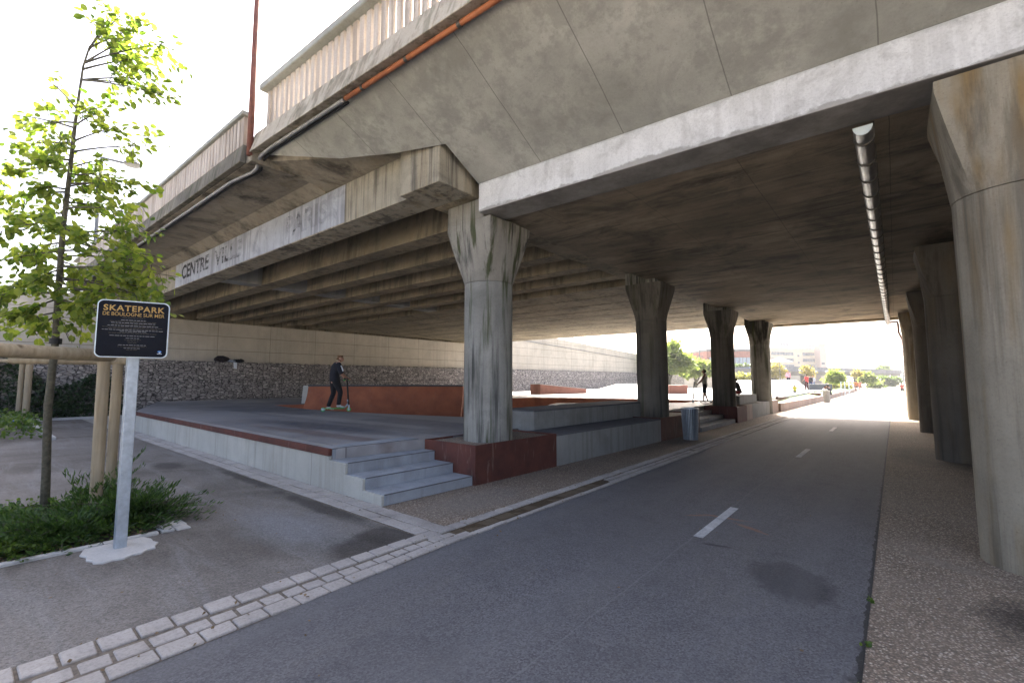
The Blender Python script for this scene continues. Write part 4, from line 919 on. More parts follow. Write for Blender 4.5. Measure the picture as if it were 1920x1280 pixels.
# weeds along the road edge
for i, (y, n) in enumerate(((2.75, 16), (3.05, 24), (3.6, 10), (4.3, 12), (2.3, 16))):
    g = np.random.default_rng(40 + i); P = [np.array((-.215 + g.normal(0, .012), y + g.normal(0, .03), .004)) for _ in range(n)]
    tag(raw(leaf_cloud(P, [np.array((g.normal(0, .6), g.normal(0, .6), .7)) for _ in P], .028, g, .3, 0), 'weed', M['groundleaf']), ['small weed on the pavement edge, middle of the nearest tufts', 'widest weed tuft on the pavement edge near the camera', 'sparse weed tuft at the road edge just beyond the near tufts', 'farthest small weed at the road edge, beside the oil patch', 'weed tuft at the road edge closest to the bottom of the picture'][i], 'weed', 'weeds along the edge of the asphalt')

# ------------------------------------------------------------------ litter bins
def bin_(loc, sc, mat, stripe, label):
    b_ = empty('litter_bin', loc, label, 'litter bin')
    n = 30; mb = MB(); mb.lathe(loc, [(.165 * sc, .02), (.205 * sc, .82 * sc), (.195 * sc, .82 * sc), (.155 * sc, .05)], n); mb.build('liner', stripe, b_, smooth=True, angle=R(40))
    mb = MB()
    for k_ in range(n):
        a_ = 2 * math.pi * k_ / n; w0 = .011 * sc
        c, s_ = math.cos(a_), math.sin(a_); ta, tb = -s_, c
        rings = []
        for r_, z_ in ((.172 * sc, .01), (.214 * sc, .83 * sc)):
            rings.append([(loc[0] + c * (r_ + dr) + ta * w0 * sg_, loc[1] + s_ * (r_ + dr) + tb * w0 * sg_, loc[2] + z_) for dr, sg_ in ((0, -1), (.012, -1), (.012, 1), (0, 1))])
        mb.loft(rings)
    mb.build('slats', mat, b_)
    mb = MB(); mb.lathe(loc, [(.212 * sc, .815 * sc), (.232 * sc, .82 * sc), (.232 * sc, .845 * sc), (.20 * sc, .85 * sc), (.195 * sc, .82 * sc)], n); mb.build('rim', mat, b_, smooth=True, angle=R(40))
bin_((-4.28, 12.55, 0), 1.0, M['galv'], M['metal_dark'], 'blue grey slatted metal litter bin beside the second column')
bin_((-3.75, 38.8, 0), 1.0, plain('cream_paint', (.5, .48, .42), .6), plain('cream_inner', (.36, .34, .3), .7), 'cream litter bin far off in the sunlight at the road edge')

# bags on the gabion
def lump(name, u, v, d, sx, sz, mat, label, cat):
    p_ = at(u, v, d); p_.x = -26.5; e_ = empty(name, (p_.x, p_.y, 2.48), label, cat)
    mb = MB(); mb.blob((p_.x, p_.y, 2.48 + sz), .16, sx, sz, 7); g = np.random.default_rng(int(u)); mb.v = [(a_ + g.normal(0, .012), b_ + g.normal(0, .02), max(2.481, c_ + g.normal(0, .02))) for a_, b_, c_ in mb.v]
    mb.build('bag_body', mat, e_, smooth=True); return e_, p_
for u, v, sx, sz, c, lab in ((424, 673, .36, .17, (.02, .014, .016), 'black and dark red rucksack lying on top of the gabion wall'), (470, 677, .26, .10, (.015, .015, .017), 'flat black bag at the right on top of the gabion wall')):
    e_, p_ = lump('bag', u, v, 23, sx, sz, plain('bag_cloth', c, .8, .4), lab, 'bag')
    mb = MB(); mb.tube([(p_.x + .12, p_.y - sx * .5, 2.55), (p_.x + .2, p_.y - sx * .2, 2.5 + sz * 1.6), (p_.x + .12, p_.y + sx * .3, 2.55)], .02, 6); mb.build('strap', M['black'], e_, smooth=True)
e_, p_ = lump('jacket', 450, 676, 23, .22, .07, plain('pale_blue_cloth', (.32, .36, .45), .85, .3), 'pale blue jacket dropped between the two dark bags on the gabion', 'jacket')
mb = MB(); mb.loft([[(-26.29, p_.y + .06, 2.2), (-26.285, p_.y + .2, 2.15), (-26.285, p_.y + .2, 2.5), (-26.29, p_.y + .02, 2.5)], [(-26.27, p_.y + .06, 2.2), (-26.265, p_.y + .2, 2.15), (-26.265, p_.y + .2, 2.5), (-26.27, p_.y + .02, 2.5)]]); mb.build('sleeve', M['logo_white'], e_, bevel=.01)

#@@PART2
# ------------------------------------------------------------------ people
def skin(name, verts, edges, rad, mat, parent, sub=2, root=0):
    me = bpy.data.meshes.new(name); me.from_pydata([tuple(v) for v in verts], edges, []); me.update()
    o = bpy.data.objects.new(name, me); col.objects.link(o)
    o.modifiers.new('skin', 'SKIN')
    for i, r_ in enumerate(rad):
        sv = me.skin_vertices[0].data[i]; sv.radius = (r_, r_) if not isinstance(r_, tuple) else r_; sv.use_root = (i == root)
    s_ = o.modifiers.new('sub', 'SUBSURF'); s_.levels = sub; s_.render_levels = sub
    dg = bpy.context.evaluated_depsgraph_get(); m2 = bpy.data.meshes.new_from_object(o.evaluated_get(dg))
    bpy.data.objects.remove(o); bpy.data.meshes.remove(me)
    m2.polygons.foreach_set("use_smooth", [True] * len(m2.polygons)); m2.name = name
    return link(name, m2, mat, parent)
class Chain:
    def __init__(s): s.v = []; s.e = []; s.r = []
    def p(s, co, r, prev=None):
        s.v.append(Vector(co)); s.r.append(r)
        if prev is not None: s.e.append((prev, len(s.v) - 1))
        return len(s.v) - 1
def cloth(name, c): return plain(name, c, .85, .2, nscale=20)
SKIN = plain('skin', (.42, .24, .17), .55, .08); SKIN_D = plain('tanned_skin', (.25, .13, .09), .55, .08)

def person(loc, rz, H, label, J={}, top=(.02, .02, .022), legs=(.012, .012, .014), shoe=(.6, .6, .6), hair=(.05, .03, .02), skinmat=None, shorts=False, sleeves='long', grip=None, hairlen=0.0, glove=False, fat=1.0, group=None, sub=2):
    """figure 1.75 m tall facing +Y, scaled to H; J overrides joints"""
    k_ = H / 1.75; sm = skinmat or SKIN
    j = dict(pel=(0, 0, .95), wai=(0, .0, 1.08), che=(0, .01, 1.30), nec=(0, .0, 1.48), hea=(0, .03, 1.60), top=(0, .0, 1.71),
             hl=(-.095, 0, .90), kl=(-.11, .03, .50), al=(-.115, -.01, .09), tl=(-.125, .16, .03), hr=(.095, 0, .90), kr=(.11, .03, .50), ar=(.115, -.01, .09), tr=(.125, .16, .03),
             sl=(-.175, 0, 1.42), el=(-.23, -.03, 1.14), wl=(-.24, .05, .90), sr=(.175, 0, 1.42), er=(.23, -.03, 1.14), wr=(.24, .05, .90))
    j.update(J); j = {a_: Vector(b_) for a_, b_ in j.items()}
    e_ = empty('person', loc, label, 'person', group, rz); e_.scale = (k_, k_, k_)
    f_ = fat
    def chest_radius(): return (.125 * f_, .10 * f_)
    # continuous body
    c = Chain(); pel = c.p(j['pel'], .115 * f_); wai = c.p(j['wai'], .105 * f_, pel); che = c.p(j['che'], .125 * f_, wai); up = c.p(j['che'].lerp(j['nec'], .55), .095, che); ne = c.p(j['nec'], .052, up)
    hv = (j['top'] - j['nec']).normalized(); fwd = (j['hea'] - j['nec'].lerp(j['top'], .52)); fwd = fwd.normalized() if fwd.length > .005 else Vector((0, 1, 0))
    ja = c.p(j['nec'].lerp(j['hea'], .62) + fwd * .02, .062, ne); he = c.p(j['hea'], .085, ja); tp = c.p(j['top'] - hv * .045, .075, he)
    no = c.p(j['hea'] + fwd * .095 - hv * .01, .012, he); side = hv.cross(fwd)
    for sg_ in (-1, 1): c.p(j['hea'] + side * .088 * sg_ - fwd * .015, .015, he)
    def hand(w, el, s_):
        d = (w - el).normalized(); pm = c.p(w + d * .05, (.036, .022), None); c.e.append((len(c.v) - 2, pm)); lat = Vector((s_, 0, 0)) - d * d.dot(Vector((s_, 0, 0))); lat = lat.normalized() if lat.length > .1 else Vector((0, 1, 0)); pn = d.cross(lat)
        kn = c.p(w + d * .085, (.036, .018), pm)
        for i, (o_, L) in enumerate(((-.028, .058), (-.010, .068), (.009, .064), (.027, .05))):
            a1 = c.p(w + d * (.085 + L * .5) + lat * o_ + pn * .008, .0085, kn); curl = .035 if grip else .018
            a2 = c.p(w + d * (.085 + L * (.75 if grip else .95)) + lat * o_ + pn * curl, .0075, a1)
            if grip: c.p(w + d * (.085 + L * .45) + lat * o_ + pn * (curl + .022), .007, a2)
        th = c.p(w + d * .06 - lat * .045 + pn * .012, .011, pm); c.p(w + d * .09 - lat * .055 + pn * .03, .009, th)
    for s_, S, E_, W_ in ((-1, 'sl', 'el', 'wl'), (1, 'sr', 'er', 'wr')):
        a1 = c.p(j[S], .058, up); a2 = c.p(j[E_], .042, a1); a3 = c.p(j[E_].lerp(j[W_], .5), .037, a2); c.p(j[W_], .027, a3); hand(j[W_], j[E_], s_)
    for Hh, K, A, T in (('hl', 'kl', 'al', 'tl'), ('hr', 'kr', 'ar', 'tr')):
        a1 = c.p(j[Hh], .09 * f_, pel); a2 = c.p(j[Hh].lerp(j[K], .5), .075 * f_, a1); a3 = c.p(j[K], .056, a2); a4 = c.p(j[K].lerp(j[A], .4), .054, a3); a5 = c.p(j[A], .036, a4); c.p(j[T], .03, a5)
    skin('body', c.v, c.e, c.r, sm, e_, sub)
    # clothing
    def ring(c_, ax, sd, ra, rb, n=14):
        ax = ax.normalized(); sd = (sd - ax * sd.dot(ax)).normalized(); fb = ax.cross(sd)
        return [c_ + sd * (ra * math.cos(2 * math.pi * q_ / n)) + fb * (rb * math.sin(2 * math.pi * q_ / n)) for q_ in range(n)]
    def limb(mbx, pts_, rr):
        for q_ in range(len(pts_) - 1):
            ax = pts_[q_ + 1] - pts_[q_]; sd = Vector((1, 0, 0)) if abs(ax.normalized().x) < .8 else Vector((0, 1, 0))
            mbx.loft([ring(pts_[q_], ax, sd, rr[q_], rr[q_], 10), ring(pts_[q_ + 1], ax, sd, rr[q_ + 1], rr[q_ + 1], 10)])
            if q_ < len(pts_) - 2: mbx.blob(pts_[q_ + 1], rr[q_ + 1], rr[q_ + 1], rr[q_ + 1], 5)
        mbx.blob(pts_[0], rr[0], rr[0], rr[0], 5)
    def cloth_union(mbx, nm, mt, vox=.022):
        me = mbx.mesh(nm); o = bpy.data.objects.new(nm, me); col.objects.link(o); m_ = o.modifiers.new('r', 'REMESH'); m_.mode = 'VOXEL'; m_.voxel_size = vox; sm_ = o.modifiers.new('s', 'SMOOTH'); sm_.iterations = 4; sm_.factor = .5
        dg = bpy.context.evaluated_depsgraph_get(); m2 = bpy.data.meshes.new_from_object(o.evaluated_get(dg)); bpy.data.objects.remove(o); bpy.data.meshes.remove(me)
        m2.materials.clear(); m2.polygons.foreach_set("use_smooth", [True] * len(m2.polygons)); m2.name = nm; return link(nm, m2, mt, e_)
    sdv = (j['sr'] - j['sl']); tz = (j['nec'] - j['pel']); vx = .022 if sub > 1 else .03
    mbx = MB(); low = j['pel'] - (j['wai'] - j['pel']).normalized() * .09
    stn = [(low, .165, .125), (j['pel'], .165, .125), (j['wai'], .158, .118), (j['che'], .178, .125), (j['che'].lerp(j['nec'], .5), .17, .105), (j['che'].lerp(j['nec'], .85), .09, .075), (j['nec'], .06, .06)]
    mbx.loft([ring(c_, (stn[min(q_ + 1, 6)][0] - stn[max(q_ - 1, 0)][0]), sdv, ra * f_, rb * f_) for q_, (c_, ra, rb) in enumerate(stn)])
    if sleeves:
        for S, E_, W_ in (('sl', 'el', 'wl'), ('sr', 'er', 'wr')):
            if sleeves == 'short': limb(mbx, [j[S], j[S].lerp(j[E_], .75)], [.08, .07])
            elif sleeves == 'rolled': limb(mbx, [j[S], j[E_], j[E_].lerp(j[W_], .25)], [.083, .068, .062])
            else: limb(mbx, [j[S], j[E_], j[E_].lerp(j[W_], .93)], [.08, .062, .048])
    cloth_union(mbx, 'shirt', cloth('shirt_cloth', top), vx)
    mbx = MB(); hx = [(j['pel'] + (j['wai'] - j['pel']).normalized() * .07, .145, .11), (j['pel'], .16, .122), (j['pel'] - (j['wai'] - j['pel']).normalized() * .06, .16, .122)]
    mbx.loft([ring(c_, tz, sdv, ra * f_, rb * f_) for c_, ra, rb in hx])
    for Hh, K, A in (('hl', 'kl', 'al'), ('hr', 'kr', 'ar')):
        if shorts: limb(mbx, [j[Hh], j[K] - (j[K] - j[Hh]) * .03], [.10 * f_, .088])
        else: limb(mbx, [j[Hh], j[K], j[A] + Vector((0, 0, .015))], [.10 * f_, .08, .066])
    cloth_union(mbx, 'trousers', cloth('trouser_cloth', legs), vx)
    for A, T in (('al', 'tl'), ('ar', 'tr')):
        c = Chain(); d = (j[T] - j[A]); d.z = 0; d = d.normalized(); g0 = Vector((0, 0, -.045)); a0 = c.p(j[A] + Vector((0, 0, .01)), .046); a1 = c.p(j[A] + g0 - d * .045, .04, a0); a2 = c.p(j[A] + g0 + d * .09, (.048, .036), a0); c.p(j[A] + g0 + d * .19 + Vector((0, 0, -.008)), (.042, .028), a2)
        skin('shoe', c.v, c.e, c.r, cloth('shoe_cloth', shoe), e_, sub)
    c = Chain(); h0 = c.p(j['hea'] - fwd * .035 + hv * .02, .082); c.p(j['top'] - hv * .03 - fwd * .012, .083, h0); h1 = c.p(j['hea'] - fwd * .05 - hv * .06, .05, h0)
    if hairlen: c.p(j['hea'] - fwd * .06 - hv * (.06 + hairlen), .05, h1)
    skin('hair', c.v, c.e, c.r, cloth('hair_strands', hair), e_, sub)
    if glove:
        for W_, E_ in (('wl', 'el'), ('wr', 'er')):
            d = (j[W_] - j[E_]).normalized(); c = Chain(); a0 = c.p(j[W_] - d * .01, .034); a1 = c.p(j[W_] + d * .06, (.045, .032), a0); c.p(j[W_] + d * .10, (.042, .028), a1); skin('glove', c.v, c.e, c.r, M['black'], e_, sub)
    return e_

def scooter(loc, rz, label, deckmat, wheelmat, barmat, gripmat, sc=1.0):
    e_ = empty('kick_scooter', loc, label, 'scooter', None, rz); e_.scale = (sc, sc, sc)
    def part(mb_, nm, mt, **k): return mb_.build(nm, mt, e_, local=True, **k)
    mb = MB(); mb.prism([(-.055, -.28), (.055, -.28), (.055, .18), (.03, .25), (-.03, .25), (-.055, .18)], .075, .095); part(mb, 'deck', deckmat, bevel=.006)
    mb = MB(); mb.tube([(0, .23, .085), (0, .31, .16), (0, .345, .22)], [.022, .022, .026], 8); part(mb, 'neck', M['galv'], smooth=True)
    for y in (-.32, .37):
        w_ = MB(); w_.tube([(-.013, y, .055), (.013, y, .055)], .055, 18); wo = part(w_, 'wheel', wheelmat, bevel=.005)
        h_ = MB(); h_.tube([(-.016, y, .055), (.016, y, .055)], .03, 12); h_.build('rim', M['galv'], wo, local=True)
    mb = MB(); mb.box(-.028, -.016, .352, .388, .05, .17); mb.box(.016, .028, .352, .388, .05, .17); mb.box(-.028, .028, .345, .385, .15, .18); part(mb, 'fork', M['galv'])
    mb = MB(); mb.box(-.03, -.017, -.36, -.26, .045, .09); mb.box(.017, .03, -.36, -.26, .045, .09); part(mb, 'rear_fork', M['galv'])
    mb = MB(); mb.tube([(0, .36, .17), (0, .30, .86)], .024, 10); part(mb, 'stem', barmat, smooth=True)
    mb = MB(); mb.tube([(0, .34, .26), (0, .334, .33)], .027, 10); part(mb, 'clamp', M['galv'], smooth=True)
    mb = MB(); mb.tube([(-.28, .28, .865), (0, .30, .86), (.28, .28, .865)], .014, 8); part(mb, 'handlebar', barmat, smooth=True)
    for s_ in (-1, 1):
        mb = MB(); mb.tube([(s_ * .17, .288, .864), (s_ * .295, .279, .866)], .019, 8); part(mb, 'grip', gripmat, smooth=True)
    return e_
GREEN = plain('green_plastic', (.03, .42, .08), .4, .1)
# nearest rider: seen from behind, both feet on the scooter, hands on the bar
pr_ = on_z(628, 771, PZ)
dR = math.atan2(-CR.x, CR.y)
sc1 = scooter((pr_.x, pr_.y, PZ), dR + R(8), 'kick scooter with green deck, green grips and black bar under the rider in black', GREEN, GREEN, M['black'], GREEN, 1.15)
def rider(z): return z
j1 = dict(pel=(0, -.04, 1.03), wai=(0, -.05, 1.17), che=(.0, .0, 1.38), nec=(.02, .06, 1.54), hea=(.05, .125, 1.645), top=(.04, .12, 1.77), hl=(-.10, -.05, .98), hr=(.10, -.03, .98), kl=(-.13, -.03, .57), kr=(.11, .12, .60), al=(-.13, -.18, .13), tl=(-.05, -.03, .07), ar=(.08, .08, .19), tr=(.15, .23, .13),
          sl=(-.19, .06, 1.47), el=(-.25, .22, 1.22), wl=(-.10, .36, 1.06), sr=(.20, .02, 1.47), er=(.34, .05, 1.21), wr=(.35, .15, 1.06))
p1 = person((pr_.x, pr_.y, PZ), dR + R(35), 1.78, 'person in black top and trousers riding a green kick scooter on the skatepark deck', j1, top=(.012, .013, .02), legs=(.009, .009, .011), shoe=(.55, .58, .55), hair=(.16, .085, .04), sleeves='rolled', grip=True, glove=True, fat=1.28)
mb = MB(); c_ = Chain()
c_ = Chain(); a_ = c_.p((.285, .06, 1.44), .022); a_ = c_.p((.345, .095, 1.34), .022, a_); c_.p((.385, .11, 1.25), .02, a_); skin('sleeve_stripe', c_.v, c_.e, c_.r, M['logo_white'], p1, 1)
# boy with the silver scooter
p2z = on_z(1323, 755, PZ)
sc2 = scooter((p2z.x - .12, p2z.y - .02, PZ), R(105), 'silver kick scooter held by the boy in the pale vest next to the third column', M['metal_dark'], M['black'], M['metal_dark'], M['black'], 1.05)
j2 = dict(che=(0, -.02, 1.30), wai=(0, .02, 1.08), hea=(0, .05, 1.60), sl=(-.16, 0, 1.40), el=(-.20, .12, 1.16), wl=(-.17, .30, 1.00), sr=(.16, 0, 1.40), er=(.20, .12, 1.16), wr=(.17, .30, 1.00), kl=(-.10, .05, .5), al=(-.10, .08, .10), tl=(-.1, .25, .04), ar=(.11, -.10, .1), tr=(.12, .07, .04))
person((p2z.x, p2z.y, PZ), R(100), 1.50, 'boy in a pale vest and dark shorts holding a silver scooter between two columns', j2, top=(.30, .31, .26), legs=(.02, .02, .025), shoe=(.6, .6, .62), hair=(.02, .015, .012), skinmat=SKIN_D, shorts=True, sleeves=None, grip=True)
c_ = on_z(1345, 757, PZ); e_ = empty('rucksack', (c_.x, c_.y, PZ), 'black rucksack left on the floor behind the boy with the silver scooter', 'bag'); mb = MB(); mb.blob((c_.x, c_.y, PZ + .13), .2, .26, .14, 7); mb.build('bag_body', M['black'], e_, smooth=True); mb = MB(); mb.tube([(c_.x - .1, c_.y, PZ + .2), (c_.x - .12, c_.y + .1, PZ + .33), (c_.x - .1, c_.y + .2, PZ + .2)], .015, 6); mb.build('strap', M['black'], e_)
SIT = dict(pel=(0, 0, .12), wai=(0, .04, .26), che=(0, .10, .47), nec=(0, .17, .64), hea=(0, .23, .745), top=(0, .22, .87), hl=(-.1, .02, .10), kl=(-.13, .43, .14), al=(-.12, .44, -.33), tl=(-.12, .6, -.38), hr=(.1, .02, .10), kr=(.13, .43, .14), ar=(.12, .44, -.33), tr=(.12, .6, -.38), sl=(-.17, .13, .58), el=(-.22, .22, .34), wl=(-.12, .40, .22), sr=(.17, .13, .58), er=(.22, .22, .34), wr=(.12, .40, .22))
sp = at(1387, 737, 20.6); sp.z = .97
person((sp.x, sp.y, .952), R(95), 1.45, 'boy in a black shirt sitting hunched on the ledge behind the third column', SIT, top=(.012, .012, .013), legs=(.25, .03, .03), hair=(.02, .015, .012), skinmat=SKIN_D, shorts=True, sleeves='short')

# ------------------------------------------------------------------ the sunlit plaza beyond
mb = MB(); mb.loft([[(x_, y_, z_) for x_, y_, z_ in ring] for ring in ([(-12.5, 44, PZ + .004), (-6.3, 41, PZ + .004), (-6.3, 52, PZ + .004), (-13.5, 54, PZ + .004)], [(-11.8, 47.2, 1.55), (-7.2, 46, 1.55), (-7.2, 51, 1.55), (-12.6, 53, 1.55)])])
tag(mb.build('skate_bank', M['crete_far'], bevel=.02), 'broad white concrete bank in the sunlit plaza beyond the columns', 'ramp')
mb = MB(); mb.loft([[(-20, 34, PZ + .004), (-14, 32, PZ + .004), (-12.5, 36, PZ + .004), (-19, 38.5, PZ + .004)], [(-18, 35.2, 1.25), (-15.5, 34.3, 1.25), (-15, 35.5, 1.25), (-17.5, 36.6, 1.25)]])
tag(mb.build('skate_pyramid', M['crete_far'], bevel=.02), 'low white concrete pyramid in front of the distant gabion wall', 'ramp')
e_ = empty('grind_box', (-21, 26, PZ), 'sloping faded rust coloured box near the gabion wall, seen between the first two columns', 'ramp')
q0 = at(1099, 739, 31); q1 = at(1113, 739, 30.5); 
mb = MB(); bx = [Vector((-19.4, 25.1, PZ)), Vector((-18.7, 25.3, PZ)), Vector((-17.6, 29.6, PZ)), Vector((-18.3, 29.6, PZ))]
mb.loft([bx, [Vector((b_.x, b_.y, z_)) for b_, z_ in zip(bx, (1.28, 1.28, .92, .92))]]); mb.build('box_body', M['rust_pink'], e_, bevel=.01)
mb = MB(); mb.loft([[Vector((b_.x, b_.y, z_ + .003)) for b_, z_ in zip(bx, (1.28, 1.28, .92, .92))], [Vector((b_.x, b_.y, z_ + .03)) for b_, z_ in zip(bx, (1.28, 1.28, .92, .92))]]); mb.build('box_top', M['crete_far'], e_)
def box_at(u0, u1, v0, v1, d, depth, name, mat, label, cat, z0=None):
    a_ = at(u0, v1, d); b_ = at(u1, v1, d); t_ = at(u0, v0, d); n_ = CF.copy(); n_.z = 0; n_.normalize(); zb = a_.z if z0 is None else z0
    mb = MB(); P_ = [a_, b_, b_ + n_ * depth, a_ + n_ * depth]
    mb.loft([[(p.x, p.y, zb) for p in P_], [(p.x, p.y, t_.z) for p in P_]]); return tag(mb.build(name, mat, bevel=.01), label, cat)
box_at(1255, 1290, 722, 735, 33, 1.2, 'grind_box', M['rust_pink'], 'long flat rust coloured box at the distant gabion, between the second and third columns', 'ramp', PZ + .003)
box_at(1470, 1487, 737, 748, 33, 1.0, 'grind_box', M['rust_pink'], 'small rust coloured box in the sun with a child in yellow leaning on it', 'ramp', PZ - .3)
box_at(1525, 1540, 737, 746, 36, 1.0, 'grind_box', M['rust'], 'dark rusty box on the grass left of the far cream litter bin', 'ramp', .2)
box_at(1518, 1561, 720, 727, 46, .8, 'low_wall', M['lamp_grey'], 'low dark blue grey wall at the back of the sunlit plaza', 'wall', PZ - .1)
mb = MB(); mb.loft([[(-5.6, 27.05, .02), (-4.69, 27.05, .02), (-4.42, 80, .02), (-5.6, 80, .02)], [(-5.6, 27.05, .50), (-4.69, 27.05, .33), (-4.42, 80, .30), (-5.6, 80, .5)]]); tag(mb.build('grass_verge', M['grass']), kind='structure')
mb = MB(); mb.loft([[(x_, 26.42, 0), (x_ + .2, 40, 0), (x_ + .34, 80, 0), (x_ + .34, 80, .36), (x_ + .2, 40, .38), (x_, 26.42, .42)] for x_ in (-4.68, -4.48)]); tag(mb.build('edging_wall', M['ledge_pink'], bevel=.01), 'low pink edging wall between the grass verge and the sunlit road', 'wall')
mb = MB(); mb.loft([[(x_, 29.5, .25), (x_ - .1, 34, .25), (x_ - .1, 34, .42), (x_, 29.5, .66)] for x_ in (-5.25, -5.11)]); tag(mb.build('steel_edging', M['rust'], bevel=.005), 'short rusty steel edging plate at the start of the grass verge', 'edging')
STAND = dict()
def far_person(u, v, d, H, rz, label, z=None, J=None, **k):
    p_ = at(u, v, d); zz = p_.z if z is None else z
    return person((p_.x, p_.y, zz), rz, H, label, J or {}, sub=1, **k)
far_person(1479, 725, 46.5, 1.45, R(200), 'person in a pale pink top and dark trousers standing on the white bank', z=1.10, top=(.5, .25, .3), legs=(.02, .02, .03), hair=(.2, .12, .08))
far_person(1514, 738, 42, 1.55, R(60), 'person in a coral red shirt on a skateboard in the plaza', z=PZ, J=dict(kl=(-.12, .12, .52), al=(-.2, .0, .09), tl=(-.2, .16, .03), el=(-.35, .0, 1.2), wl=(-.42, .1, 1.05)), top=(.55, .08, .08), legs=(.06, .015, .02), sleeves='short')
far_person(1520, 719, 50, 1.5, R(180), 'person in a black shirt standing far back behind the low plaza wall', z=PZ, top=(.015, .015, .018), legs=(.03, .05, .12))
far_person(1525, 719, 51, 1.5, R(180), 'person with ginger hair in a pale blue top far back by the low plaza wall', z=PZ, top=(.45, .45, .5), legs=(.15, .2, .3), hair=(.5, .2, .05), hairlen=.15)
far_person(1491, 746, 34, .95, R(20), 'small child in a yellow top standing by the little rust box', z=PZ - .3, top=(.5, .5, .06), legs=(.08, .09, .12), shorts=False, sleeves='short')
far_person(1545, 742, 35.5, 1.5, R(-40), 'person with long brown hair sitting on the edging behind the far cream bin', z=.36, J=SIT, top=(.6, .58, .56), legs=(.35, .4, .45), hair=(.09, .03, .02), hairlen=.2)
far_person(1557, 743, 37, 1.65, R(60), 'person in a black shirt sitting on the edging right of the far cream bin', z=.36, J=SIT, top=(.012, .012, .015), legs=(.05, .05, .06))
far_person(1692, 739, 50, 1.25, R(0), 'child in a red top walking away far down the sunlit road', z=0.008, top=(.5, .12, .1), legs=(.03, .03, .04), shorts=True, sleeves='short')
far_person(1606, 731, 58, 1.4, R(30), 'person in an orange shirt far off beside the young trees, left of two', z=.1, top=(.6, .2, .06), legs=(.2, .1, .08), sleeves='short')
far_person(1613, 731, 58, 1.4, R(-20), 'person in a salmon shirt far off beside the young trees, right of two', z=.1, top=(.6, .28, .2), legs=(.4, .15, .1), sleeves='short')

# trees far off -----------------------------------------------------------------------------------
def far_tree(u, v, d, blobs, n, leaf, label, mat='far_leaf', trunk_r=.08, zb=0.0, seed=1, group='trees in the distance', name='tree'):
    g = np.random.default_rng(seed); b_ = at(u, v, d); e_ = empty(name, (b_.x, b_.y, zb), label, 'tree', group)
    P = []; D = []; tot = sum(b[2] * b[3] for b in blobs)
    bm_ = MB(); 
    for bu, bv, ru, rv in blobs:
        c_ = at(bu, bv, d); rx = ru * d / FPX; rzz = rv * d / FPX
        bm_.tube([(b_.x, b_.y, zb + (c_.z - zb) * .35), tuple(Vector((b_.x, b_.y, c_.z)).lerp(c_, .6)), tuple(c_)], [trunk_r * .6, trunk_r * .4, trunk_r * .2], 5)
        for i in range(int(n * ru * rv / tot)):
            q_ = g.normal(0, 1, 3); q_ /= np.linalg.norm(q_); rr = g.random() ** .45; lump_ = .75 + .35 * math.sin(q_[0] * 5 + bu) * math.sin(q_[2] * 5 + q_[1] * 4 + bv)
            P.append(np.array(c_) + q_ * rr * lump_ * np.array((rx, rx, rzz))); D.append(q_ + np.array((0, 0, .1)))
    mb = MB(); c_ = at(blobs[0][0], blobs[0][1], d); mb.tube([(b_.x, b_.y, zb - .1), (b_.x, b_.y, c_.z * .5 + zb * .5), tuple(c_)], [trunk_r, trunk_r * .8, trunk_r * .4], 7); mb.v += []; mb.build('trunk', M['bark'], e_, smooth=True)
    bm_.build('branches', M['bark'], e_, smooth=True)
    raw(leaf_cloud(P, D, leaf, g, .6, .2, 'blade'), 'crown', M[mat], e_); return e_
far_tree(1255, 720, 62, [(1240, 672, 34, 30), (1262, 665, 20, 28), (1280, 680, 26, 22), (1225, 690, 30, 25)], 5200, .62, 'big bright green tree rising above the sloping retaining wall', seed=21, trunk_r=.25)
far_tree(1305, 720, 66, [(1305, 690, 22, 16), (1328, 693, 20, 13), (1290, 692, 20, 16)], 3200, .55, 'lower rounded green tree right of the big one above the retaining wall', seed=22, trunk_r=.2)
far_tree(1565, 742, 56, [(1566, 704, 16, 14), (1558, 711, 13, 9), (1575, 710, 12, 9)], 1500, .34, 'small bright green staked tree at the end of the plaza', seed=23, trunk_r=.06)
far_tree(1626, 726, 78, [(1626, 706, 14, 10), (1636, 712, 9, 8), (1618, 711, 8, 7)], 1100, .45, 'pale green young tree further along the road, right of the staked one', seed=24, trunk_r=.07)
far_tree(1664, 726, 100, [(1662, 714, 20, 9), (1645, 716, 12, 7), (1676, 714, 12, 7)], 1300, .7, 'dark spreading tree under the far viaduct', 'far_leaf_dark', seed=25, trunk_r=.2)
far_tree(1655, 720, 150, [(1655, 693, 14, 7), (1645, 697, 12, 5)], 700, 1.0, 'round treetop showing above the far viaduct', 'far_leaf_dark', seed=26, trunk_r=.3)
far_tree(1455, 716, 75, [(1455, 693, 20, 15), (1466, 700, 12, 9), (1446, 700, 10, 9)], 800, .42, 'thin yellowing tree in front of the cream apartment block, by the white parasol', 'far_leaf_brown', seed=27, trunk_r=.08)
far_tree(1512, 716, 72, [(1512, 694, 15, 10), (1520, 700, 10, 8)], 420, .36, 'bare brownish tree in front of the viaduct, behind the plaza people', 'far_leaf_brown', seed=28, trunk_r=.07)
far_tree(1607, 724, 76, [(1607, 700, 12, 9)], 300, .36, 'sparse brown tree between the two young green trees', 'far_leaf_brown', seed=29, trunk_r=.06)
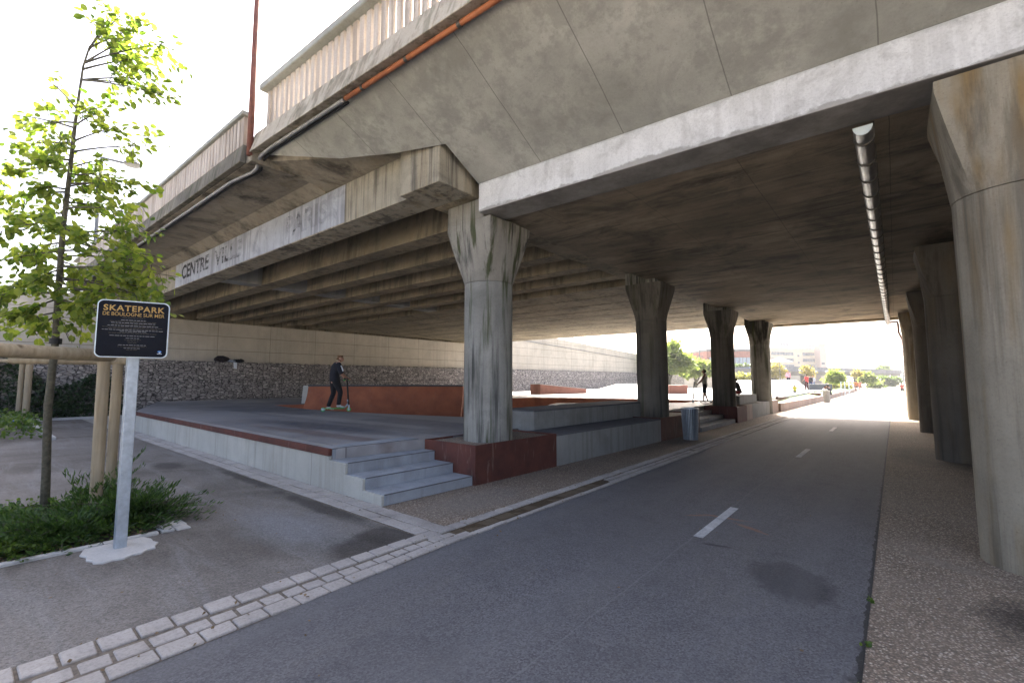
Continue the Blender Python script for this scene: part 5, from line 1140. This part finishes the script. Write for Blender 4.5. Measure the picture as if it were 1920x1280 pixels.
def hedge(u0, u1, v0, v1, d, n, leaf, mat, label, seed):
    g = np.random.default_rng(seed); a_, b_ = at(u0, v1, d), at(u1, v1, d); h_ = at(u0, v0, d).z - a_.z; n_ = Vector((CF.x, CF.y, 0)).normalized(); P = []; D = []
    for i in range(n):
        f = g.random(); z_ = g.random(); p_ = a_.lerp(b_, f) + n_ * g.uniform(0, 1.4); P.append(np.array((p_.x, p_.y, a_.z + h_ * z_ * (1 + .25 * math.sin(f * 21) * math.sin(f * 7 + 1))))); D.append(g.normal(0, 1, 3))
    e_ = empty('hedge', (a_.x, a_.y, a_.z), label, 'hedge'); raw(leaf_cloud(P, D, leaf, g, .5, 0, 'blade'), 'foliage', M[mat], e_)
hedge(1372, 1415, 702, 714, 66, 900, .42, 'hedge', 'yellow green clipped hedge seen between the third and fourth columns', 31)
hedge(1566, 1600, 719, 729, 60, 700, .36, 'hedge', 'light green low bushes at the foot of the staked trees', 32)
hedge(1380, 1420, 684, 691, 95, 500, .6, 'far_leaf_dark', 'green hanging hedge on top of the grey wall below the brick building', 33)
hedge(1634, 1660, 716, 727, 84, 500, .5, 'far_leaf', 'green bushes along the road under the viaduct', 34)
for i, (u, lab) in enumerate(((1578, 'leftmost of the thin stakes around the far staked tree'), (1585, 'thin stake in the middle of the group by the far staked tree'), (1593, 'tall pale bollard post right of the far tree stakes'))):
    b_ = at(u, 742, 46); b_.z = .05; mb = MB(); mb.tube([b_, b_ + Vector((0, 0, 1.35 if i < 2 else 1.7))], .05, 8); tag(mb.build('bollard', M['sign_edge'], smooth=True, angle=R(40)), lab, 'post', 'pale posts by the far trees')

# buildings far off ---------------------------------------------------------------------------------
def facade(name, u0, u1, vtop, d, depth, label, wallm, rows, winm, zb=0.0, yaw=0.0, roofm=None):
    """block whose front spans u0..u1 at distance d; rows = list of (f0,f1,z0 frac,z1 frac) window bands"""
    a_, b_ = at(u0, 711, d), at(u1, 711, d * (1 + yaw)); zt = at((u0 + u1) / 2, vtop, d * (1 + yaw / 2)).z
    t_ = Vector((b_.x - a_.x, b_.y - a_.y, 0)); L = t_.length; t_.normalize(); n_ = Vector((-t_.y, t_.x, 0))
    e_ = empty(name, (a_.x, a_.y, zb), label, 'building')
    def P(f, o_, z_): p = a_ + t_ * (f * L) + n_ * o_; return (p.x, p.y, z_)
    mb = MB(); mb.loft([[P(0, 0, z_), P(1, 0, z_), P(1, depth, z_), P(0, depth, z_)] for z_ in (zb, zt)]); mb.build('wall', wallm, e_)
    mb = MB(); mb.loft([[P(-.01, -.3, z_), P(1.01, -.3, z_), P(1.01, depth + .3, z_), P(-.01, depth + .3, z_)] for z_ in (zt + .01, zt + .5)]); mb.build('roof', roofm or wallm, e_)
    for f0, f1, g0, g1, n in rows:
        for i in range(n):
            w0 = f0 + (f1 - f0) * i / n; w1 = f0 + (f1 - f0) * (i + .86) / n; z0, z1 = zb + (zt - zb) * g0, zb + (zt - zb) * g1
            mb = MB(); mb.loft([[P(w0, o_, z0), P(w1, o_, z0), P(w1, o_, z1), P(w0, o_, z1)] for o_ in (-.12, .05)]); mb.build('window', winm, e_)
    return e_, P, zt
M['cream'] = plain('cream_render', (.42, .37, .29), .9, .1, nscale=.3); M['bluewhite'] = plain('pale_blue_render', (.45, .52, .60), .9, .08, nscale=.3)
M['brick'] = plain('red_brick', (.26, .115, .09), .9, .2, nscale=1.5); M['glass'] = plain('window_glass', (.10, .12, .15), .25, .2); M['glass_blue'] = plain('bluish_window_glass', (.22, .28, .34), .25, .2)
M['viaduct'] = plain('viaduct_concrete', (.17, .165, .16), .9, .15, nscale=.5); M['grey_wall'] = plain('grey_block_wall', (.17, .18, .20), .9, .2, nscale=1)
facade('apartment_block', 1446, 1553, 656, 160, 14, 'long cream apartment block with bands of windows beyond the viaduct', M['cream'], [(.02, .40, .84, .93, 8), (.02, .40, .66, .75, 8), (.02, .40, .49, .57, 8), (.02, .40, .32, .40, 8), (.56, .93, .84, .93, 8), (.56, .93, .66, .75, 8), (.56, .93, .49, .57, 8), (.56, .93, .32, .40, 8), (.47, .50, .8, .86, 1), (.47, .50, .6, .66, 1)], M['glass'], yaw=.06)
facade('apartment_block', 1458, 1535, 641, 230, 16, 'tall pale blue and white apartment block rising behind the cream one', M['bluewhite'], [(.1, .3, .90, .96, 3), (.1, .3, .80, .86, 3), (.1, .3, .7, .76, 3), (.45, .95, .90, .96, 6), (.45, .95, .80, .86, 6), (.45, .95, .70, .76, 6)], M['glass'], yaw=.05)
facade('apartment_block', 1540, 1551, 646, 163, 3, 'narrow reddish stair tower at the right end of the cream apartment block', plain('pink_render', (.42, .33, .29), .9, .1), [(.2, .8, .5, .55, 1)], M['glass'])
facade('brick_building', 1327, 1420, 658, 112, 14, 'red brick building with a wide window band seen behind the third column', M['brick'], [(.05, .95, .62, .82, 12)], M['glass_blue'], roofm=M['lamp_grey'])
box_at(1372, 1425, 688, 712, 92, 3, 'block_wall', M['grey_wall'], 'grey wall below the brick building, behind the yellow hedge', 'wall', 0)
box_at(1403, 1412, 690, 703, 91, .3, 'blue_board', M['logo_blue'], 'blue notice board on the grey wall beside the fourth column', 'board', 1.6)
v_ = empty('viaduct', (-5, 110, 0), 'long grey concrete viaduct crossing the view in the distance', 'bridge')
a_, b_ = at(1440, 702, 78), at(1688, 704, 118); zt = at(1500, 692, 88).z; zb_ = at(1500, 703, 88).z; t_ = (b_ - a_); t_.z = 0; t_.normalize(); n_ = Vector((-t_.y, t_.x, 0))
mb = MB(); mb.loft([[(p.x, p.y, z_) for p in (a_, b_, b_ + n_ * 7, a_ + n_ * 7)] for z_ in (zb_, zt)]); mb.build('deck', M['viaduct'], v_)
mb = MB(); mb.loft([[(p.x, p.y, z_) for p in (a_ - n_ * .4, b_ - n_ * .4, b_ - n_ * .02, a_ - n_ * .02)] for z_ in (zt - .5, zt + .4)]); mb.build('parapet', M['grey_wall'], v_)
for f in (.12, .3, .5, .7, .88):
    p_ = a_.lerp(b_, f) + n_ * 3; mb = MB(); mb.tube([(p_.x, p_.y, 0), (p_.x, p_.y, zb_ + .01)], .55, 12); mb.build('pier', M['viaduct'], v_, smooth=True, angle=R(40))
for u, v0, d, lab in ((1609, 646, 125, 'taller of the two line poles standing beyond the viaduct'), (1634, 654, 125, 'shorter of the two line poles standing beyond the viaduct'), (1313, 648, 95, 'thin pole with short crossbars left of the third column')):
    b_ = at(u, 711, d); tz = at(u, v0, d).z; e_ = empty('utility_pole', (b_.x, b_.y, 0), lab, 'pole', 'line poles in the distance')
    mb = MB(); mb.tube([(b_.x, b_.y, 0), (b_.x, b_.y, tz)], [.16, .1], 6); mb.build('pole', M['lamp_grey'], e_)
    for dz in (.3, 2.2): mb = MB(); mb.tube([Vector((b_.x, b_.y, tz - dz)) - CR * .8, Vector((b_.x, b_.y, tz - dz)) + CR * .8], .09, 5); mb.build('crossarm', M['lamp_grey'], e_)
b_ = at(1697, 711, 62); e_ = empty('lattice_mast', (b_.x, b_.y, 0), 'thin lattice mast beside the far end of the right columns', 'mast'); tz = at(1697, 640, 62).z
mb = MB(); 
for o_ in (-.22, .22): mb.tube([Vector((b_.x, b_.y, 0)) + CR * o_, Vector((b_.x, b_.y, tz)) + CR * o_], .05, 5)
mb.build('uprights', M['lamp_grey'], e_); mb = MB(); 
for i in range(14): z_ = tz * i / 14; mb.tube([Vector((b_.x, b_.y, z_)) + CR * -.22, Vector((b_.x, b_.y, z_ + tz / 14)) + CR * .22], .035, 4)
mb.build('bracing', M['lamp_grey'], e_)
mb = MB(); rings = []
for k_ in range(40):
    f = k_ / 39; x_ = -30 + 170 * f; h_ = 26 * math.sin(math.pi * f) ** .7 * (.75 + .25 * math.sin(f * 9 + 1)); rings.append([(x_, 520, -1), (x_, 545, h_ * .7), (x_, 580, h_ + .1), (x_, 640, -1)])
mb.loft(rings); tag(mb.build('hills', plain('wooded_hill', (.06, .09, .05), .9, .4, nscale=.08), smooth=True), kind='structure')
# white parasol by the yellowing tree
b_ = at(1463, 711, 70); e_ = empty('parasol', (b_.x, b_.y, 0), 'white square parasol in front of the cream apartment block', 'parasol'); zt = at(1463, 672, 70).z
mb = MB(); mb.tube([(b_.x, b_.y, 0), (b_.x, b_.y, zt)], .05, 6); mb.build('pole', M['lamp_grey'], e_)
mb = MB(); mb.loft([[(b_.x - 1.6, b_.y - 1.6, zt - .5), (b_.x + 1.6, b_.y - 1.6, zt - .5), (b_.x + 1.6, b_.y + 1.6, zt - .5), (b_.x - 1.6, b_.y + 1.6, zt - .5)], [(b_.x - .05, b_.y - .05, zt + .2), (b_.x + .05, b_.y - .05, zt + .2), (b_.x + .05, b_.y + .05, zt + .2), (b_.x - .05, b_.y + .05, zt + .2)]]); mb.build('canopy', M['crete_far'], e_)

# ------------------------------------------------------------------ sunny haze in the distance
hz = bpy.data.materials.new('haze'); hz.use_nodes = True; ht = hz.node_tree; ht.nodes.remove(ht.nodes['Principled BSDF'])
pv = ht.nodes.new('ShaderNodeVolumePrincipled'); pv.inputs['Density'].default_value = .0006; pv.inputs['Color'].default_value = (.93, .95, .97, 1); pv.inputs['Anisotropy'].default_value = .2
ht.links.new(pv.outputs[0], ht.nodes['Material Output'].inputs['Volume'])
mb = MB(); mb.box(-760, 760, -340, 1240, -1.2, 45); tag(mb.build('haze', hz), kind='stuff')
